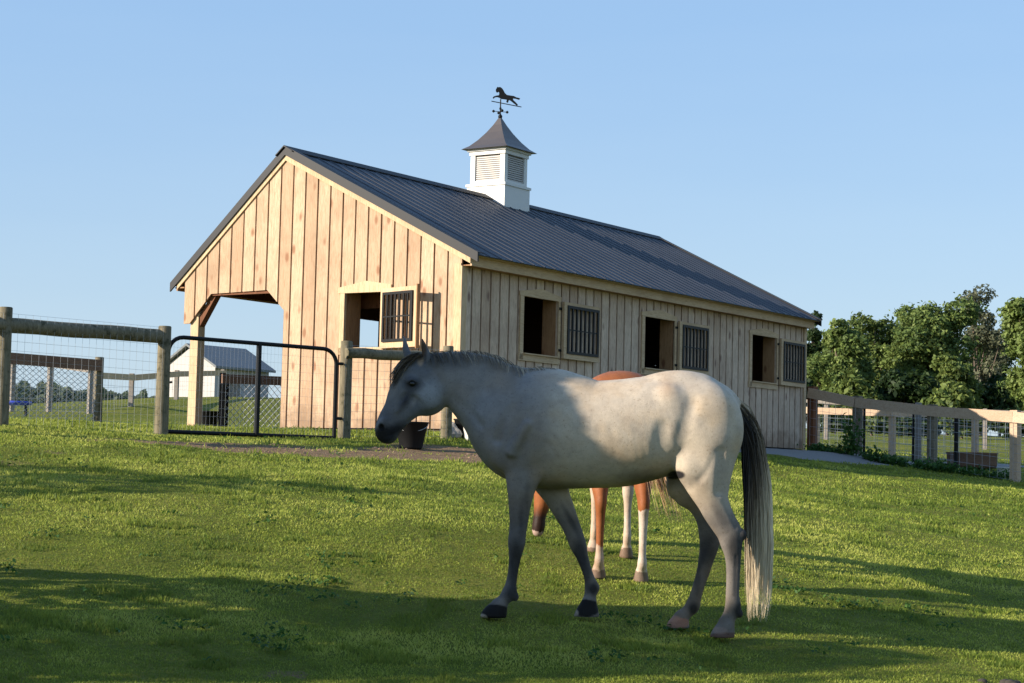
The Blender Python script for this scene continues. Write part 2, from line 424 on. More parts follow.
# gravel path along the long side of the barn, draped on the ground
def in_path(x, y):
    X, Y = barn_local(x, y)
    edge = -1.55 - np.clip((X - 6) / 9, 0, 1) * .9 + (noise2(x, y, 31, 3, 1.2) - .5) * .5
    return (X > 1.5) & (X < 19) & (Y < -.15 - np.clip((X - 12) / 7, 0, 1) * 1.7) & (Y > edge)
def build_path():
    s = np.arange(1.5, 19.01, .12); w = np.linspace(0, 1, 15)
    S, Wd = np.meshgrid(s, w, indexing='ij')
    x0, y0 = [barn_world(0, 0, 0)[k] + bx[k] * S for k in (0, 1)]
    nn = (noise2(x0, y0, 31, 3, 1.2) - .5) * .5
    inner = -.15 - np.clip((S - 12) / 7, 0, 1) * 1.7
    outer = -1.55 - np.clip((S - 6) / 9, 0, 1) * .9 + nn
    outer = np.minimum(outer, inner - .05)
    Yl = inner + (outer - inner) * Wd
    X = BN[0] + bx[0] * S + by[0] * Yl; Y = BN[1] + bx[1] * S + by[1] * Yl
    Z = gz(X.ravel(), Y.ravel()).reshape(X.shape) + .012 + (noise2(X, Y, 9, 2, 8) - .5) * .01
    Z[:, 0] -= .03; Z[:, -1] -= .04
    i = np.arange(X.size).reshape(X.shape)
    F = np.stack([i[:-1, :-1].ravel(), i[1:, :-1].ravel(), i[1:, 1:].ravel(), i[:-1, 1:].ravel()], 1)
    tag(link_mesh('gravel_path', np.c_[X.ravel(), Y.ravel(), Z.ravel()], F[:, ::-1].copy(), M['gravel'], smooth=True), kind='structure')
build_path()

# ------------------------------------------------------------------ barn
barn = empty('horse_barn', tuple(BN), BYAW, 'natural board sided horse barn with charcoal metal roof and white cupola', 'barn')
L, W = 11.93, 5.42
RY, RZ = 3.387, 4.41
def roofz(y): return 2.569 + (y + .333) * (RZ - 2.569) / (RY + .333) if y <= RY else RZ - (y - RY) * (RZ - 2.333) / (5.735 - RY)

def board_wall(name, lo, hi, holes, top, axis, sign, mat, bottom=None, thick=.024, pitch=.25, gap=.030, seed=1, parent=barn, offset=0.0, back=True):
    """vertical boards between lo and hi along 'axis'; holes = [(a, b, z0, z1)]; top/bottom functions; sign = outward direction on the other axis"""
    rs = np.random.RandomState(seed); m = MB()
    bottom = bottom or (lambda u: .03)
    brk = sorted(set([lo, hi] + [h[k] for h in holes for k in (0, 1)] + [b for b in getattr(bottom, 'brk', [])] + ([RY] if axis == 'y' else [])))
    def seg(a, b, t0, t1, tint):
        cuts = [a] + [c for c in brk if a + .002 < c < b - .002] + [b]
        for p, q in zip(cuts[:-1], cuts[1:]):
            mid = (p + q) / 2
            ivs = [(None, None)]
            zs = sorted([h for h in holes if h[0] < mid < h[1]], key=lambda h: h[2])
            lows = [bottom] + [(lambda u, z=h[3]: z) for h in zs]
            highs = [(lambda u, z=h[2]: z) for h in zs] + [top]
            e = 1e-4
            for lf, hf in zip(lows, highs):
                zp0, zp1, zq0, zq1 = lf(p + e), hf(p + e), lf(q - e), hf(q - e)
                if zp1 - zp0 < .01 and zq1 - zq0 < .01: continue
                zp1 = max(zp1, zp0); zq1 = max(zq1, zq0)
                if axis == 'y': poly = [(t0, p, zp0), (t0, q, zq0), (t0, q, zq1), (t0, p, zp1)]; off = (t1 - t0, 0, 0)
                else: poly = [(p, t0, zp0), (q, t0, zq0), (q, t0, zq1), (p, t0, zp1)]; off = (0, t1 - t0, 0)
                m.prism(poly, off, tint)
    u = lo
    while u < hi - 1e-6:
        v = min(u + pitch, hi)
        jog = rs.uniform(-.002, .002)
        seg(u + (gap / 2 if u > lo else 0), v - (gap / 2 if v < hi else 0), offset, offset + sign * (thick + jog), float(rs.rand()))
        u = v
    o = m.build(name, mat, parent)
    if back:
        m = MB(); seg(lo, hi, offset - sign * .022, offset - sign * .001, .2); m.build('wall_lining', M['lining'], parent)
    return o

# gable wall (faces the gate): x = 0 plane, bay opening at the left
def bayb(u):
    if u < 3.345: return .03
    if u < 3.70: return 1.86 + (u - 3.345) / .355 * .33
    if u < 4.88: return 2.19 - (u - 3.70) * .02
    if u < 5.32: return 2.166 - (u - 4.88) / .44 * .46
    return 1.70
bayb.brk = [3.345, 3.70, 4.88, 5.32]
WG = (1.39, 2.125, 1.25, 2.08)
board_wall('gable_wall', -.024, 5.45, [WG], lambda u: roofz(u) - .07, 'y', -1, M['siding'], bottom=bayb, seed=3)
board_wall('back_gable_wall', -.024, 5.45, [], lambda u: roofz(u) - .07, 'y', 1, M['siding_shade'], bottom=bayb, seed=5, offset=L)
SW = [(1.635, 2.635), (5.42, 6.48), (9.53, 10.60)]
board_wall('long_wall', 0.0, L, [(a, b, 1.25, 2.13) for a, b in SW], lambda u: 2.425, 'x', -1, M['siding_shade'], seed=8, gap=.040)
# inner stall wall along the bay (y = 3.37), with openings through which the sky shows
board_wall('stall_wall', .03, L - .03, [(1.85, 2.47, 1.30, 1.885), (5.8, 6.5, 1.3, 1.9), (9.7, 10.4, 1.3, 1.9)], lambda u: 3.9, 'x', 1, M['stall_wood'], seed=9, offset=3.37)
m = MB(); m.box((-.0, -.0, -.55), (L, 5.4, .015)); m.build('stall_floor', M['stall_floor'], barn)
# stall partitions
for px_ in (3.95, 7.92):
    m = MB()
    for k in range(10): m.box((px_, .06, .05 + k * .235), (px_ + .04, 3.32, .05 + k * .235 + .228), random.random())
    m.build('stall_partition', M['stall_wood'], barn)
# skirt board along the foot of the long wall, dark in the photo
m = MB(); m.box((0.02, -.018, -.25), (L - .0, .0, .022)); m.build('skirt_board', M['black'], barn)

# corner boards
m = MB(); m.box((-.026, -.10, .0), (.0, -.026, 2.5)); 
m = MB(); m.box((-.052, -.028, .0), (-.026, .085, 2.46), .7); m.box((-.052, -.05, .0), (.085, -.028, 2.42), .7); m.build('corner_board', M['trim'], barn)
m = MB(); m.box((L - .085, -.05, -.06), (L + .03, -.026, 2.42), .6); m.build('corner_board', M['trim_long'], barn)

# posts of the open bay and its beams
for X in (.02, 3.95, 7.9, L - .2):
    m = MB(); m.box((X, 5.17, -.3), (X + .16, 5.335, 2.36), .6); m.build('bay_post', M['trim'] if X < 1 else M['jamb'], barn)
m = MB(); m.box((.02, 5.18, 2.21), (L, 5.32, 2.46), .4); m.build('eave_beam', M['inner_wood'], barn)
m = MB(); m.bar((.1, 5.2, 1.68), (.1, 4.86, 2.18), .10, .12, .5, (1, 0, 0)); m.build('corner_brace', M['inner_wood'], barn)
m = MB(); m.box((.005, 3.40, 2.14), (.05, 5.3, 2.36), .3); m.build('bay_header', M['inner_wood'], barn)
for k in range(10):                                # rafters under the roof
    X = .35 + k * 1.24
    m = MB(); s = 1
    m.bar((X, .05, roofz(.05) - .16), (X, RY, RZ - .17), .05, .16, .3); m.bar((X, RY, RZ - .17), (X, 5.5, roofz(5.5) - .19), .05, .16, .3)
    m.build('rafter', M['inner_wood'], barn)

# roof: ribbed metal sheets
def roof_panel(name, ya, za, yb, zb, x0, x1, seed):
    m = MB(); d = np.array([0, yb - ya, zb - za]); Ls = np.linalg.norm(d); d /= Ls
    nrm = np.cross(d, [1, 0, 0]); nrm = nrm if nrm[2] > 0 else -nrm
    prof = []; x = x0
    while x < x1 - .01:
        w = min(.3048, x1 - x)
        for u, h in ((0, 0), (.110, 0), (.116, .004), (.128, .004), (.134, 0), (.20, 0), (.206, .004), (.218, .004), (.224, 0), (.268, 0), (.277, .015), (.290, .015), (.301, 0)):
            if u < w: prof.append((x + u, h))
        x += .3048
    prof.append((x1, 0))
    n = len(prof); A = np.array([0, ya, za]); B = np.array([0, yb, zb]); vs = []
    for base in (A, B):
        for px_, h in prof: vs.append(base + np.array([px_, 0, 0]) + nrm * h)
    for base in (A, B):
        for px_, h in prof: vs.append(base + np.array([px_, 0, 0]) - nrm * .012)
    fs = [(i, i + 1, n + i + 1, n + i) for i in range(n - 1)] + [(2 * n + i, 3 * n + i, 3 * n + i + 1, 2 * n + i + 1) for i in range(n - 1)]
    fs += [(i, 2 * n + i, 2 * n + i + 1, i + 1) for i in range(n - 1)] + [(n + i, n + i + 1, 3 * n + i + 1, 3 * n + i) for i in range(n - 1)]
    fs += [(0, n, 3 * n, 2 * n), (n - 1, 3 * n - 1, 4 * n - 1, 2 * n - 1)]
    m.add(vs, fs)
    return m.build(name, M['roof'], barn)
RX0, RX1 = -.045, L + .06
roof_panel('roof_panel', -.335, 2.568, RY - .01, RZ - .005, RX0, RX1, 1)
roof_panel('roof_panel', 5.735, 2.333, RY + .01, RZ - .005, RX0, RX1, 2)
m = MB()                                            # ridge cap
m.prism([(RX0 - .06, RY - .17, RZ - .055), (RX0 - .06, RY, RZ + .045), (RX0 - .06, RY + .17, RZ - .10), (RX0 - .06, RY + .165, RZ - .115), (RX0 - .06, RY, RZ + .025), (RX0 - .06, RY - .165, RZ - .07)], (RX1 - RX0 + .12, 0, 0))
m.build('ridge_cap', M['rake'], barn)
for X, o in ((RX0, -1), (RX1, 1)):                  # dark metal rake trims and the pale wooden rake board below
    m = MB()
    for ya, yb in ((-.335, RY), (5.735, RY)):
        za, zb = roofz(ya), roofz(yb)
        a = X; b = X + o * .03
        m.prism([(a, ya, za + .028), (a, yb, zb + .028), (a, yb, zb - .105), (a, ya, za - .105)], (b - a, 0, 0))
        sg = 1
        m.prism([(b, ya, za + .028), (b, yb, zb + .028), (b, yb, zb + .040), (b, ya, za + .040)], (-o * .16, 0, 0))
    m.build('rake_trim', M['rake'], barn)
    m = MB(); a = X + o * .0 ; 
    for ya, yb in ((-.19, RY), (5.60, RY)):
        za, zb = roofz(ya), roofz(yb)
        x_in = (0.0 - .026 - .002) if o < 0 else (L + .026)
        x_out = x_in + o * .022
        m.prism([(x_in, ya, za - .06), (x_in, yb, zb - .06), (x_in, yb, zb - .19), (x_in, ya, za - .19)], (x_out - x_in, 0, 0), .7)
    m.build('rake_board', M['trim'], barn)
# eave fascia and soffit, near side
m = MB(); m.box((-.03, -.205, 2.415), (L + .04, -.178, 2.60), .6); m.build('fascia', M['trim_long'], barn)
m = MB(); m.box((-.02, -.177, 2.418), (L + .03, -.0, 2.436), .3); m.build('soffit', M['jamb'], barn)
m = MB(); m.box((-.03, -.30, 2.552), (L + .04, -.206, 2.575), .8); m.build('drip_board', M['trim_long'], barn)
m = MB(); m.box((-.03, 5.46, 2.28), (L + .04, 5.66, 2.30), .3); m.build('soffit', M['jamb'], barn)
m = MB(); m.box((-.03, 5.60, 2.24), (L + .04, 5.63, 2.36), .5); m.build('fascia', M['jamb'], barn)

# stall windows of the long wall: frame, jamb, barred shutter folded back on the wall
def side_window(a, b):
    m = MB(); y0, y1 = -.050, -.026
    m.box((a - .10, y0, 1.15), (a, y1, 2.14), .6)
    m.box((b, y0, 1.21), (b + .07, y1, 2.13), .6)
    m.prism([(a - .12, y0, 2.14), (a - .12, y0, 2.20), ((a + b) / 2, y0, 2.285), (b + .08, y0, 2.205), (b + .08, y0, 2.132), (b, y0, 2.13), (a, y0, 2.13)][::-1], (0, .024, 0), .8)
    m.box((a - .12, y0, 1.135), (b + .07, y1, 1.235), .7)
    m.box((a - .0, y0 - .03, 1.235), (b, .05, 1.255), .5)
    f = m.build('window_frame', M['trim_long'], barn)
    m = MB()                                        # deep jamb boards
    m.box((b - .004, -.0, 1.235), (b + .03, .25, 2.16), .7); m.build('window_jamb', M['jamb'], barn)
    s0, s1 = b + .085, b + 1.19                     # shutter
    m = MB(); y0, y1 = -.105, -.060
    m.box((s0, y0, 1.235), (s0 + .10, y1, 2.135), .7); m.box((s1 - .055, y0, 1.235), (s1, y1, 2.135), .5)
    m.box((s0 + .10, y0, 1.235), (s1 - .055, y1, 1.325), .8); m.box((s0 + .10, y0, 2.075), (s1 - .055, y1, 2.135), .5)
    sh = m.build('shutter', M['trim_long'], barn)
    m = MB(); g0, g1_ = s0 + .09, s1 - .045; yb = -.122
    m.box((g0, yb, 1.315), (g0 + .055, y0 - .001, 2.085)); m.box((g1_ - .055, yb, 1.315), (g1_, y0 - .001, 2.085))
    m.box((g0 + .055, yb, 1.315), (g1_ - .055, y0 - .001, 1.36)); m.box((g0 + .055, yb, 2.04), (g1_ - .055, y0 - .001, 2.085))
    n = 7
    for k in range(1, n): X = g0 + .03 + (g1_ - g0 - .06) * k / n; m.box((X - .017, yb + .004, 1.36), (X + .017, y0 + .012, 2.04))
    m.box((g0 + .055, yb + .008, 1.69), (g1_ - .055, y0 - .002, 1.71))
    gr = m.build('shutter_grille', M['black'], sh)
    for z in (1.36, 2.02): m = MB(); m.box((b + .01, -.062, z - .02), (b + .16, -.0505, z + .02)); m.build('hinge', M['black'], sh)
for a, b in SW: side_window(a, b)

# gable stall window with its shutter swung out
a, b = WG[0], WG[1]
m = MB(); x0, x1 = -.052, -.026
m.box((x0, b, 1.16), (x1, b + .09, 2.09), .7); m.box((x0, a - .06, 1.16), (x1, a, 2.09), .7)
m.prism([(x0, b + .13, 2.085), (x0, b + .13, 2.17), (x0, 1.72, 2.26), (x0, 1.24, 2.19), (x0, 1.24, 2.085)], (.026, 0, 0), .9)
m.box((x0, a - .06, 1.15), (x1, b + .09, 1.25), .6)
m.build('window_frame', M['trim'], barn)
m = MB(); m.box((0, b - .004, 1.25), (.35, b + .03, 2.1), .5); m.build('window_jamb', M['jamb'], barn)
m = MB(); m.box((.5, 1.0, 1.9), (.62, 3.2, 2.25), .5); m.build('stall_beam', M['inner_wood'], barn)
ang = math.radians(14)
su = np.array([-math.sin(ang), -math.cos(ang), 0])   # from hinge (y = a) to the free edge
sn = np.array([-math.cos(ang), math.sin(ang), 0])
h0 = np.array([-.062, a - .01, 0])
def sbox(m, u0, u1, z0, z1, t0, t1, tint=.5):
    P = [h0 + su * u + sn * t + np.array([0, 0, z]) for z in (z0, z1) for (u, t) in ((u0, t0), (u1, t0), (u1, t1), (u0, t1))]
    m.add(P, [(0,3,2,1),(4,5,6,7),(0,1,5,4),(1,2,6,5),(2,3,7,6),(3,0,4,7)], tint)
SWd = .84
m = MB(); sbox(m, 0, .075, 1.225, 2.125, 0, .045, .8); sbox(m, SWd - .075, SWd, 1.225, 2.125, 0, .045, .7)
sbox(m, .075, SWd - .075, 1.225, 1.325, 0, .045, .9); sbox(m, .075, SWd - .075, 2.05, 2.125, 0, .045, .9)
sh = m.build('shutter', M['trim'], barn)
m = MB()
sbox(m, SWd + .002, SWd + .022, 1.2, 2.15, -.005, .05); m.build('shutter_edge', M['jamb'], sh)
m = MB(); g0, g1_ = .068, SWd - .068
for u0, u1, z0, z1 in ((g0, g0 + .04, 1.315, 2.06), (g1_ - .04, g1_, 1.315, 2.06), (g0 + .04, g1_ - .04, 1.315, 1.355), (g0 + .04, g1_ - .04, 2.02, 2.06), (g0 + .04, g1_ - .04, 1.68, 1.70)): sbox(m, u0, u1, z0, z1, .046, .07)
for k in range(1, 7): u = g0 + .02 + (g1_ - g0 - .04) * k / 7; sbox(m, u - .012, u + .012, 1.355, 2.02, .047, .068)
m.build('shutter_grille', M['black'], sh)

# cupola with louvres and weathervane
cux = 5.95
cup = empty('cupola', (cux, RY, 0)); cup.parent = barn
ca = .415; cb = .375; ZD = -.235
m = MB(); m.box((-ca, -ca, RZ - .40), (ca, ca, 4.86 + ZD), .6); m.box((-ca - .02, -ca - .02, 4.84 + ZD), (ca + .02, ca + .02, 4.885 + ZD), .8); m.build('cupola_base', M['white'], cup)
m = MB(); q = cb - .10
for sx in (-1, 1):
    for sy in (-1, 1): m.box((min(sx * cb, sx * q), min(sy * cb, sy * q), 4.885 + ZD), (max(sx * cb, sx * q), max(sy * cb, sy * q), 5.50 + ZD), .8)
for sg in (-1, 1):
    m.box((-q, min(sg * q, sg * (cb - .003)), 4.885 + ZD), (q, max(sg * q, sg * (cb - .003)), 4.945 + ZD), .7); m.box((min(sg * q, sg * (cb - .003)), -q, 4.886 + ZD), (max(sg * q, sg * (cb - .003)), q, 4.944 + ZD), .7)
m.box((-cb - .02, -cb - .02, 5.42 + ZD), (cb + .02, cb + .02, 5.53 + ZD), .7); m.box((-cb - .05, -cb - .05, 5.49 + ZD), (cb + .05, cb + .05, 5.545 + ZD), .8)
m.box((-cb + .08, -cb + .08, 4.9 + ZD), (cb - .08, cb - .08, 5.45 + ZD), .3)
m.build('cupola_body', M['white'], cup)
for ax in (0, 1):
    for sg in (-1, 1):
        m = MB()
        for k in range(12):
            z = 4.95 + k * .038 + ZD; o, i = sg * (cb - .022), sg * (cb - .055)
            P = []
            for (w_, z_) in ((o, z), (o, z + .022), (i, z + .045), (i, z + .037)):
                P.append((w_, -q, z_) if ax == 0 else (-q, w_, z_))
            m.prism(P, (0, 2 * q, 0) if ax == 0 else (2 * q, 0, 0), .5)
        m.build('louvre', M['louvre'], cup)
m = MB(); prof = [(.505, 5.53), (.40, 5.60), (.29, 5.72), (.18, 5.87), (.09, 6.02), (.025, 6.15)]
vs = []; fs = []
for r, z in prof: z += ZD; vs += [(-r, -r, z), (r, -r, z), (r, r, z), (-r, r, z)]
for i in range(len(prof) - 1):
    for k in range(4): fs.append((i * 4 + k, i * 4 + (k + 1) % 4, i * 4 + 4 + (k + 1) % 4, i * 4 + 4 + k))
fs += [(3, 2, 1, 0), tuple(len(vs) - 4 + k for k in range(4))]
m.add(vs, fs); m.build('cupola_roof', M['cupola_roof'], cup)
# weathervane: rod, scroll, cardinal arms, running horse
wc = barn_world(cux, RY, 0); wd = wc[1]
def vane(x, y): p = at(480 + x / 13.66, 80 + y / 13.66, wd); q = np.array(p) - wc; return np.array([q @ bx, q @ by, q[2]])
m = MB()
ctr = lambda z: np.array([0, 0, z])
zt = vane(245, 262)[2]; zs = vane(248, 492)[2]; zb2 = vane(250, 385)[2]; za_ = vane(245, 432)[2]
m.tube([ctr(5.88), ctr(zt)], .012, 8); m.lathe([(.0, zs - .06), (.035, zs - .035), (.04, zs), (.02, zs + .03), (.0, zs + .05)], n=12); m.lathe([(0, zb2 - .035), (.022, zb2 - .02), (.024, zb2), (0, zb2 + .04)], n=10)
for v_ in ((.75, -.66, 0), (.66, .75, 0)):
    v_ = np.array(v_); c = ctr(za_); m.tube([c - v_ * .115, c + v_ * .115], .006, 6)
    for s_ in (-1, 1):
        e = c + v_ * .13 * s_; m.lathe([(0, -.03), (.026, -.01), (.026, .01), (0, .03)], e, n=8)
off = vane(245, 300) - ctr(vane(245, 300)[2]); off[2] = 0
fwd = vane(500, 300) - vane(0, 300); fwd[2] = 0; fwd /= np.linalg.norm(fwd); nv = np.array([-fwd[1], fwd[0], 0])
def flat(pts, th=.02): P = [vane(*p) - off for p in pts]; m.prism([p - nv * th / 2 for p in P], nv * th)
m.tube([vane(120, 288) - off, vane(530, 368) - off], .009, 6)
horse_poly = [(190,168),(179,150),(180,130),(195,103),(205,92),(215,100),(240,95),(268,115),(288,145),(302,175),(330,203),(380,212),(425,218),(460,236),(512,250),(500,270),(445,254),(412,252),(420,275),(448,300),(482,338),(470,352),(425,318),(385,285),(360,272),(345,312),(322,300),(330,268),(290,262),(250,258),(225,240),(196,232),(165,238),(150,255),(136,245),(150,225),(190,212),(222,208),(228,175),(215,160),(203,172)]
flat(horse_poly); wv = m.build('weathervane', M['black'], cup)

# ------------------------------------------------------------------ fences
def xyz(p): return np.array(p, float)
def gp(px, py, d):
    """ground point under a photographed foot: x, y from the sight line, z from the ground"""
    p = at(px, py, d); return np.array([p[0], p[1], g1(p[0], p[1])])

def round_post(top, foot, r, parent=None, name='post', mat=None, lean=0):
    m = MB(); h = top[2] - foot[2]
    pts = [foot + (0, 0, -.3), foot + (0, 0, h * .3), foot + (0, 0, h * .7), foot + (0, 0, h - .01), foot + (0, 0, h)]
    pts = [p + np.array([(p[2] - foot[2]) * lean, 0, 0]) for p in pts]
    m.tube(pts, [r * 1.05, r * 1.0, r * .96, r * .95, r * .86], 14)
    return m.build(name, mat or M['post'], parent)

def square_post(foot, h, w, yaw, mat, parent, name='post'):
    m = MB(); c, s = math.cos(yaw), math.sin(yaw)
    q = [(-w/2,-w/2),(w/2,-w/2),(w/2,w/2),(-w/2,w/2)]
    b = [foot + np.array([u*c - v*s, u*s + v*c, -.3]) for u, v in q]
    m.prism(b, (0, 0, h + .3), .5)
    return m.build(name, mat, parent)

def woven(a, b, za0, zb0, za1, zb1, dx, dz, r, parent, name='wire_mesh', mat=None, diag=False):
    """wire mesh between two uprights; z given at each end for the lower and upper edge"""
    m = MB(); a = xyz(a); b = xyz(b); Lh = math.hypot(b[0] - a[0], b[1] - a[1])
    P = lambda u, v: np.array([a[0] + (b[0] - a[0]) * u, a[1] + (b[1] - a[1]) * u, (za0 + (za1 - za0) * v) * (1 - u) + (zb0 + (zb1 - zb0) * v) * u])
    hgt = (za1 - za0)
    if not diag:
        n = max(2, int(Lh / dx)); k = max(2, int(hgt / dz))
        for i in range(n + 1): m.wire(P(i / n, 0), P(i / n, 1), r)
        for j in range(k + 1): m.wire(P(0, j / k), P(1, j / k), r)
    else:
        n = int(Lh / dx); k = hgt / dx
        for i in range(-int(k) - 1, n + 1):
            for s_ in (1, -1):
                u0, u1 = i / n, (i + k) / n; v0, v1 = 0., 1.
                if u0 < 0: v0 = -u0 / (u1 - u0); u0 = 0.
                if u1 > 1: v1 = v0 + (1 - u0) / (u1 - u0) * (v1 - v0) if u1 > u0 else 1; u1 = 1.
                if u1 <= u0: continue
                if s_ < 0: m.wire(P(1 - u0, v0), P(1 - u1, v1), r)
                else: m.wire(P(u0, v0), P(u1, v1), r)
    return m.build(name, mat or M['steel'], parent)

# --- left paddock fence: round posts, a round top pole and woven wire
F1 = empty('paddock_fence', tuple(gp(3, 425, 21)), 0, 'weathered round-pole fence with woven wire left of the black gate', 'fence')
def P_(o): return -np.array(o.location)
def shift(o, parent):
    """child built in world coordinates: cancel its parent's location"""
    o.location = tuple(-np.array(parent.location)); return o
A = gp(1, 425, 21.0); At = at(2, 307, 21.0); B = gp(161, 436, 22.8); Bt = at(161, 326, 22.8)
shift(round_post(np.array([A[0], A[1], At[2]]), A, .078, F1), F1)
shift(round_post(np.array([B[0], B[1], Bt[2]]), B, .082, F1), F1)
Z0 = A + (A - B) * 1.0; Z0[2] = g1(Z0[0], Z0[1]); Z0t = Z0 + (0, 0, 1.3)
shift(round_post(Z0t, Z0, .078, F1), F1)
ra = at(2, 325, 21.0 - .02); rb = at(160, 336, 22.8 - .02)
m = MB(); n_ = 9
pts = [ra + (rb - ra) * k / n_ + (0, 0, .004 * math.sin(k * 1.3)) for k in range(n_ + 1)]
m.tube(pts, [.086 + .002 * math.sin(k * 2.1) for k in range(n_ + 1)], 14); shift(m.build('rail', M['post'], F1), F1)
m = MB(); q0 = np.array([Z0[0], Z0[1] - .1, Z0t[2] - .17]); m.tube([q0, ra - (0, 0, .0)], [.085, .088], 14); shift(m.build('rail', M['post'], F1), F1)
shift(woven(A + (0, -.09, 0), B + (0, -.09, 0), A[2] + .02, B[2] + .02, ra[2] + .13, rb[2] + .10, .10, .10, .0015, F1), F1)
shift(woven(Z0 + (0, -.09, 0), A + (0, -.09, 0), Z0[2] + .02, A[2] + .02, Z0t[2] - .06, ra[2] + .13, .10, .10, .0018, F1), F1)

# --- fence right of the gate, in front of the gable
F2 = empty('paddock_fence', tuple(gp(343, 438, 24.3)), 0, 'round-pole fence in front of the barn gable, between gate and grey horse', 'fence')
C_ = gp(344, 438, 24.3); Ct = at(345, 341, 24.3); D = gp(446, 441, 25.3); Dt = at(449, 346, 25.3)
shift(round_post(np.array([C_[0], C_[1], Ct[2]]), C_, .082, F2), F2); shift(round_post(np.array([D[0], D[1], Dt[2]]), D, .075, F2), F2)
ra2 = at(346, 353, 24.2); rb2 = at(450, 357.5, 25.2)
m = MB(); m.tube([ra2 + (rb2 - ra2) * k / 6 + (0, 0, .008 * math.sin(k * 2)) for k in range(7)], .068, 14); shift(m.build('rail', M['post'], F2), F2)
shift(woven(C_ + (0, -.09, 0), D + (0, -.09, 0), C_[2] + .03, D[2] + .03, ra2[2] + .1, rb2[2] + .1, .10, .10, .0016, F2), F2)
# the run that carries on behind the grey horse to the barn's far corner
F2b = []

# --- black tube gate with wire mesh
ga = gp(165.5, 433, 22.9); gb = gp(334, 439, 24.15)
gate = empty('tube_gate', tuple(ga), 0, 'black tubular steel paddock gate with rounded top corners and wire mesh infill', 'gate')
u_ = gb - ga; u_[2] = 0; GL = np.linalg.norm(u_); u_ /= GL
zb_a = at(165, 431.5, 22.9)[2]; zb_b = at(334, 438, 24.15)[2]; zt_a = at(178, 337.5, 23.0)[2]; zt_b = at(322, 348.5, 24.05)[2]
def gpt(s, z): return ga + u_ * s + np.array([0, 0, z - ga[2]])
zbot = lambda s: zb_a + (zb_b - zb_a) * s / GL
ztop = lambda s: zt_a + (zt_b - zt_a) * (s - .2) / (GL - .4)
rr_ = .19
pts = [gpt(0, zbot(0)), gpt(0, ztop(0) - rr_)] + [gpt(rr_ - rr_ * math.cos(t), ztop(0) - rr_ + rr_ * math.sin(t)) for t in np.linspace(.2, math.pi / 2, 6)]
pts += [gpt(GL - rr_ + rr_ * math.sin(t), ztop(GL) - rr_ + rr_ * math.cos(t)) for t in np.linspace(0, math.pi / 2 - .2, 6)] + [gpt(GL, ztop(GL) - rr_), gpt(GL, zbot(GL))]
m = MB(); m.tube(pts, .026, 12); m.tube([gpt(0, zbot(0)), gpt(GL, zbot(GL))], .026, 12); shift(m.build('gate_frame', M['black'], gate), gate)
s_ = GL * .525
m = MB(); m.bar(gpt(s_, zbot(s_)), gpt(s_, ztop(s_)), .075, .04, .5, tuple(u_)); o_ = m.build('gate_stile', M['black'], gate); shift(o_, gate)
shift(woven(gpt(.02, 0), gpt(GL - .02, 0), zbot(0), zbot(GL), ztop(0) - .02, ztop(GL) - .02, .05, .10, .0010, gate), gate)
for z_ in (.25, .95):
    m = MB(); p = gpt(GL, zbot(GL) + z_); m.tube([p, p + u_ * .10], .02, 8); shift(m.build('hinge', M['black'], gate), gate)
m = MB(); p = gpt(.0, zbot(0) + .72); m.tube([p + u_ * .03, p - u_ * .05 + (0, 0, -.02), p - u_ * .07 + (0, 0, -.14), p + u_ * .06 + (0, 0, -.12)], .014, 8); shift(m.build('latch', M['black'], gate), gate)

# --- second fence behind, brown plank rail with dense netting
def plank_fence(name, label, pts, hts, rail_h, rail_mat, post_mat_, post_w, wire=None, group=None, rail_off=-.09, top_drop=.03, rt=.035, round_=False):
    o0 = pts[0]
    root = empty(name, tuple(o0), 0, label, 'fence', group)
    n = len(pts)
    for i, (p, h) in enumerate(zip(pts, hts)):
        q = pts[min(i + 1, n - 1)] - pts[max(i - 1, 0)]; yaw = math.atan2(q[1], q[0])
        if post_w > 0:
            pm = post_mat_[i] if isinstance(post_mat_, (list, tuple)) else post_mat_
            if round_: shift(round_post(p + (0, 0, h), p, post_w / 2, root, mat=pm), root)
            else: shift(square_post(p, h, post_w, yaw, pm, root), root)
    for i in range(n - 1):
        a, b = pts[i], pts[i + 1]; d = b - a; d[2] = 0; d /= np.linalg.norm(d); nr = np.array([d[1], -d[0], 0]); nr = nr if nr[1] < 0 else -nr
        o = nr * (abs(rail_off))
        za = a[2] + hts[i] - top_drop - rail_h / 2; zb = b[2] + hts[i + 1] - top_drop - rail_h / 2
        a2 = np.array([a[0], a[1], za]) + o - d * (.04 if i == 0 else -.002); b2 = np.array([b[0], b[1], zb]) + o + d * (.04 if i == n - 2 else -.002)
        m = MB(); m.bar(a2, b2, rt, rail_h, random.random()); shift(m.build('rail', rail_mat, root), root)
        if wire:
            dx, dz, r, dg = wire
            shift(woven(a + o * .8, b + o * .8, a[2] + .03, b[2] + .03, za - .0, zb - .0, dx, dz, r, root, diag=dg), root)
    return root
p2 = gp(97, 424, 37.0); p2l = gp(-60, 424, 36.0)
h2 = at(97, 357, 37)[2] - p2[2]; h2l = at(-60, 344, 36)[2] - p2l[2]
plank_fence('paddock_fence', 'brown plank fence with close netting behind the pole fence, ending at a post', [p2l, p2], [h2l, h2], .22, M['brown_rail'], M['post'], .18, (.12, .12, .0055, True), round_=True, top_drop=.06)
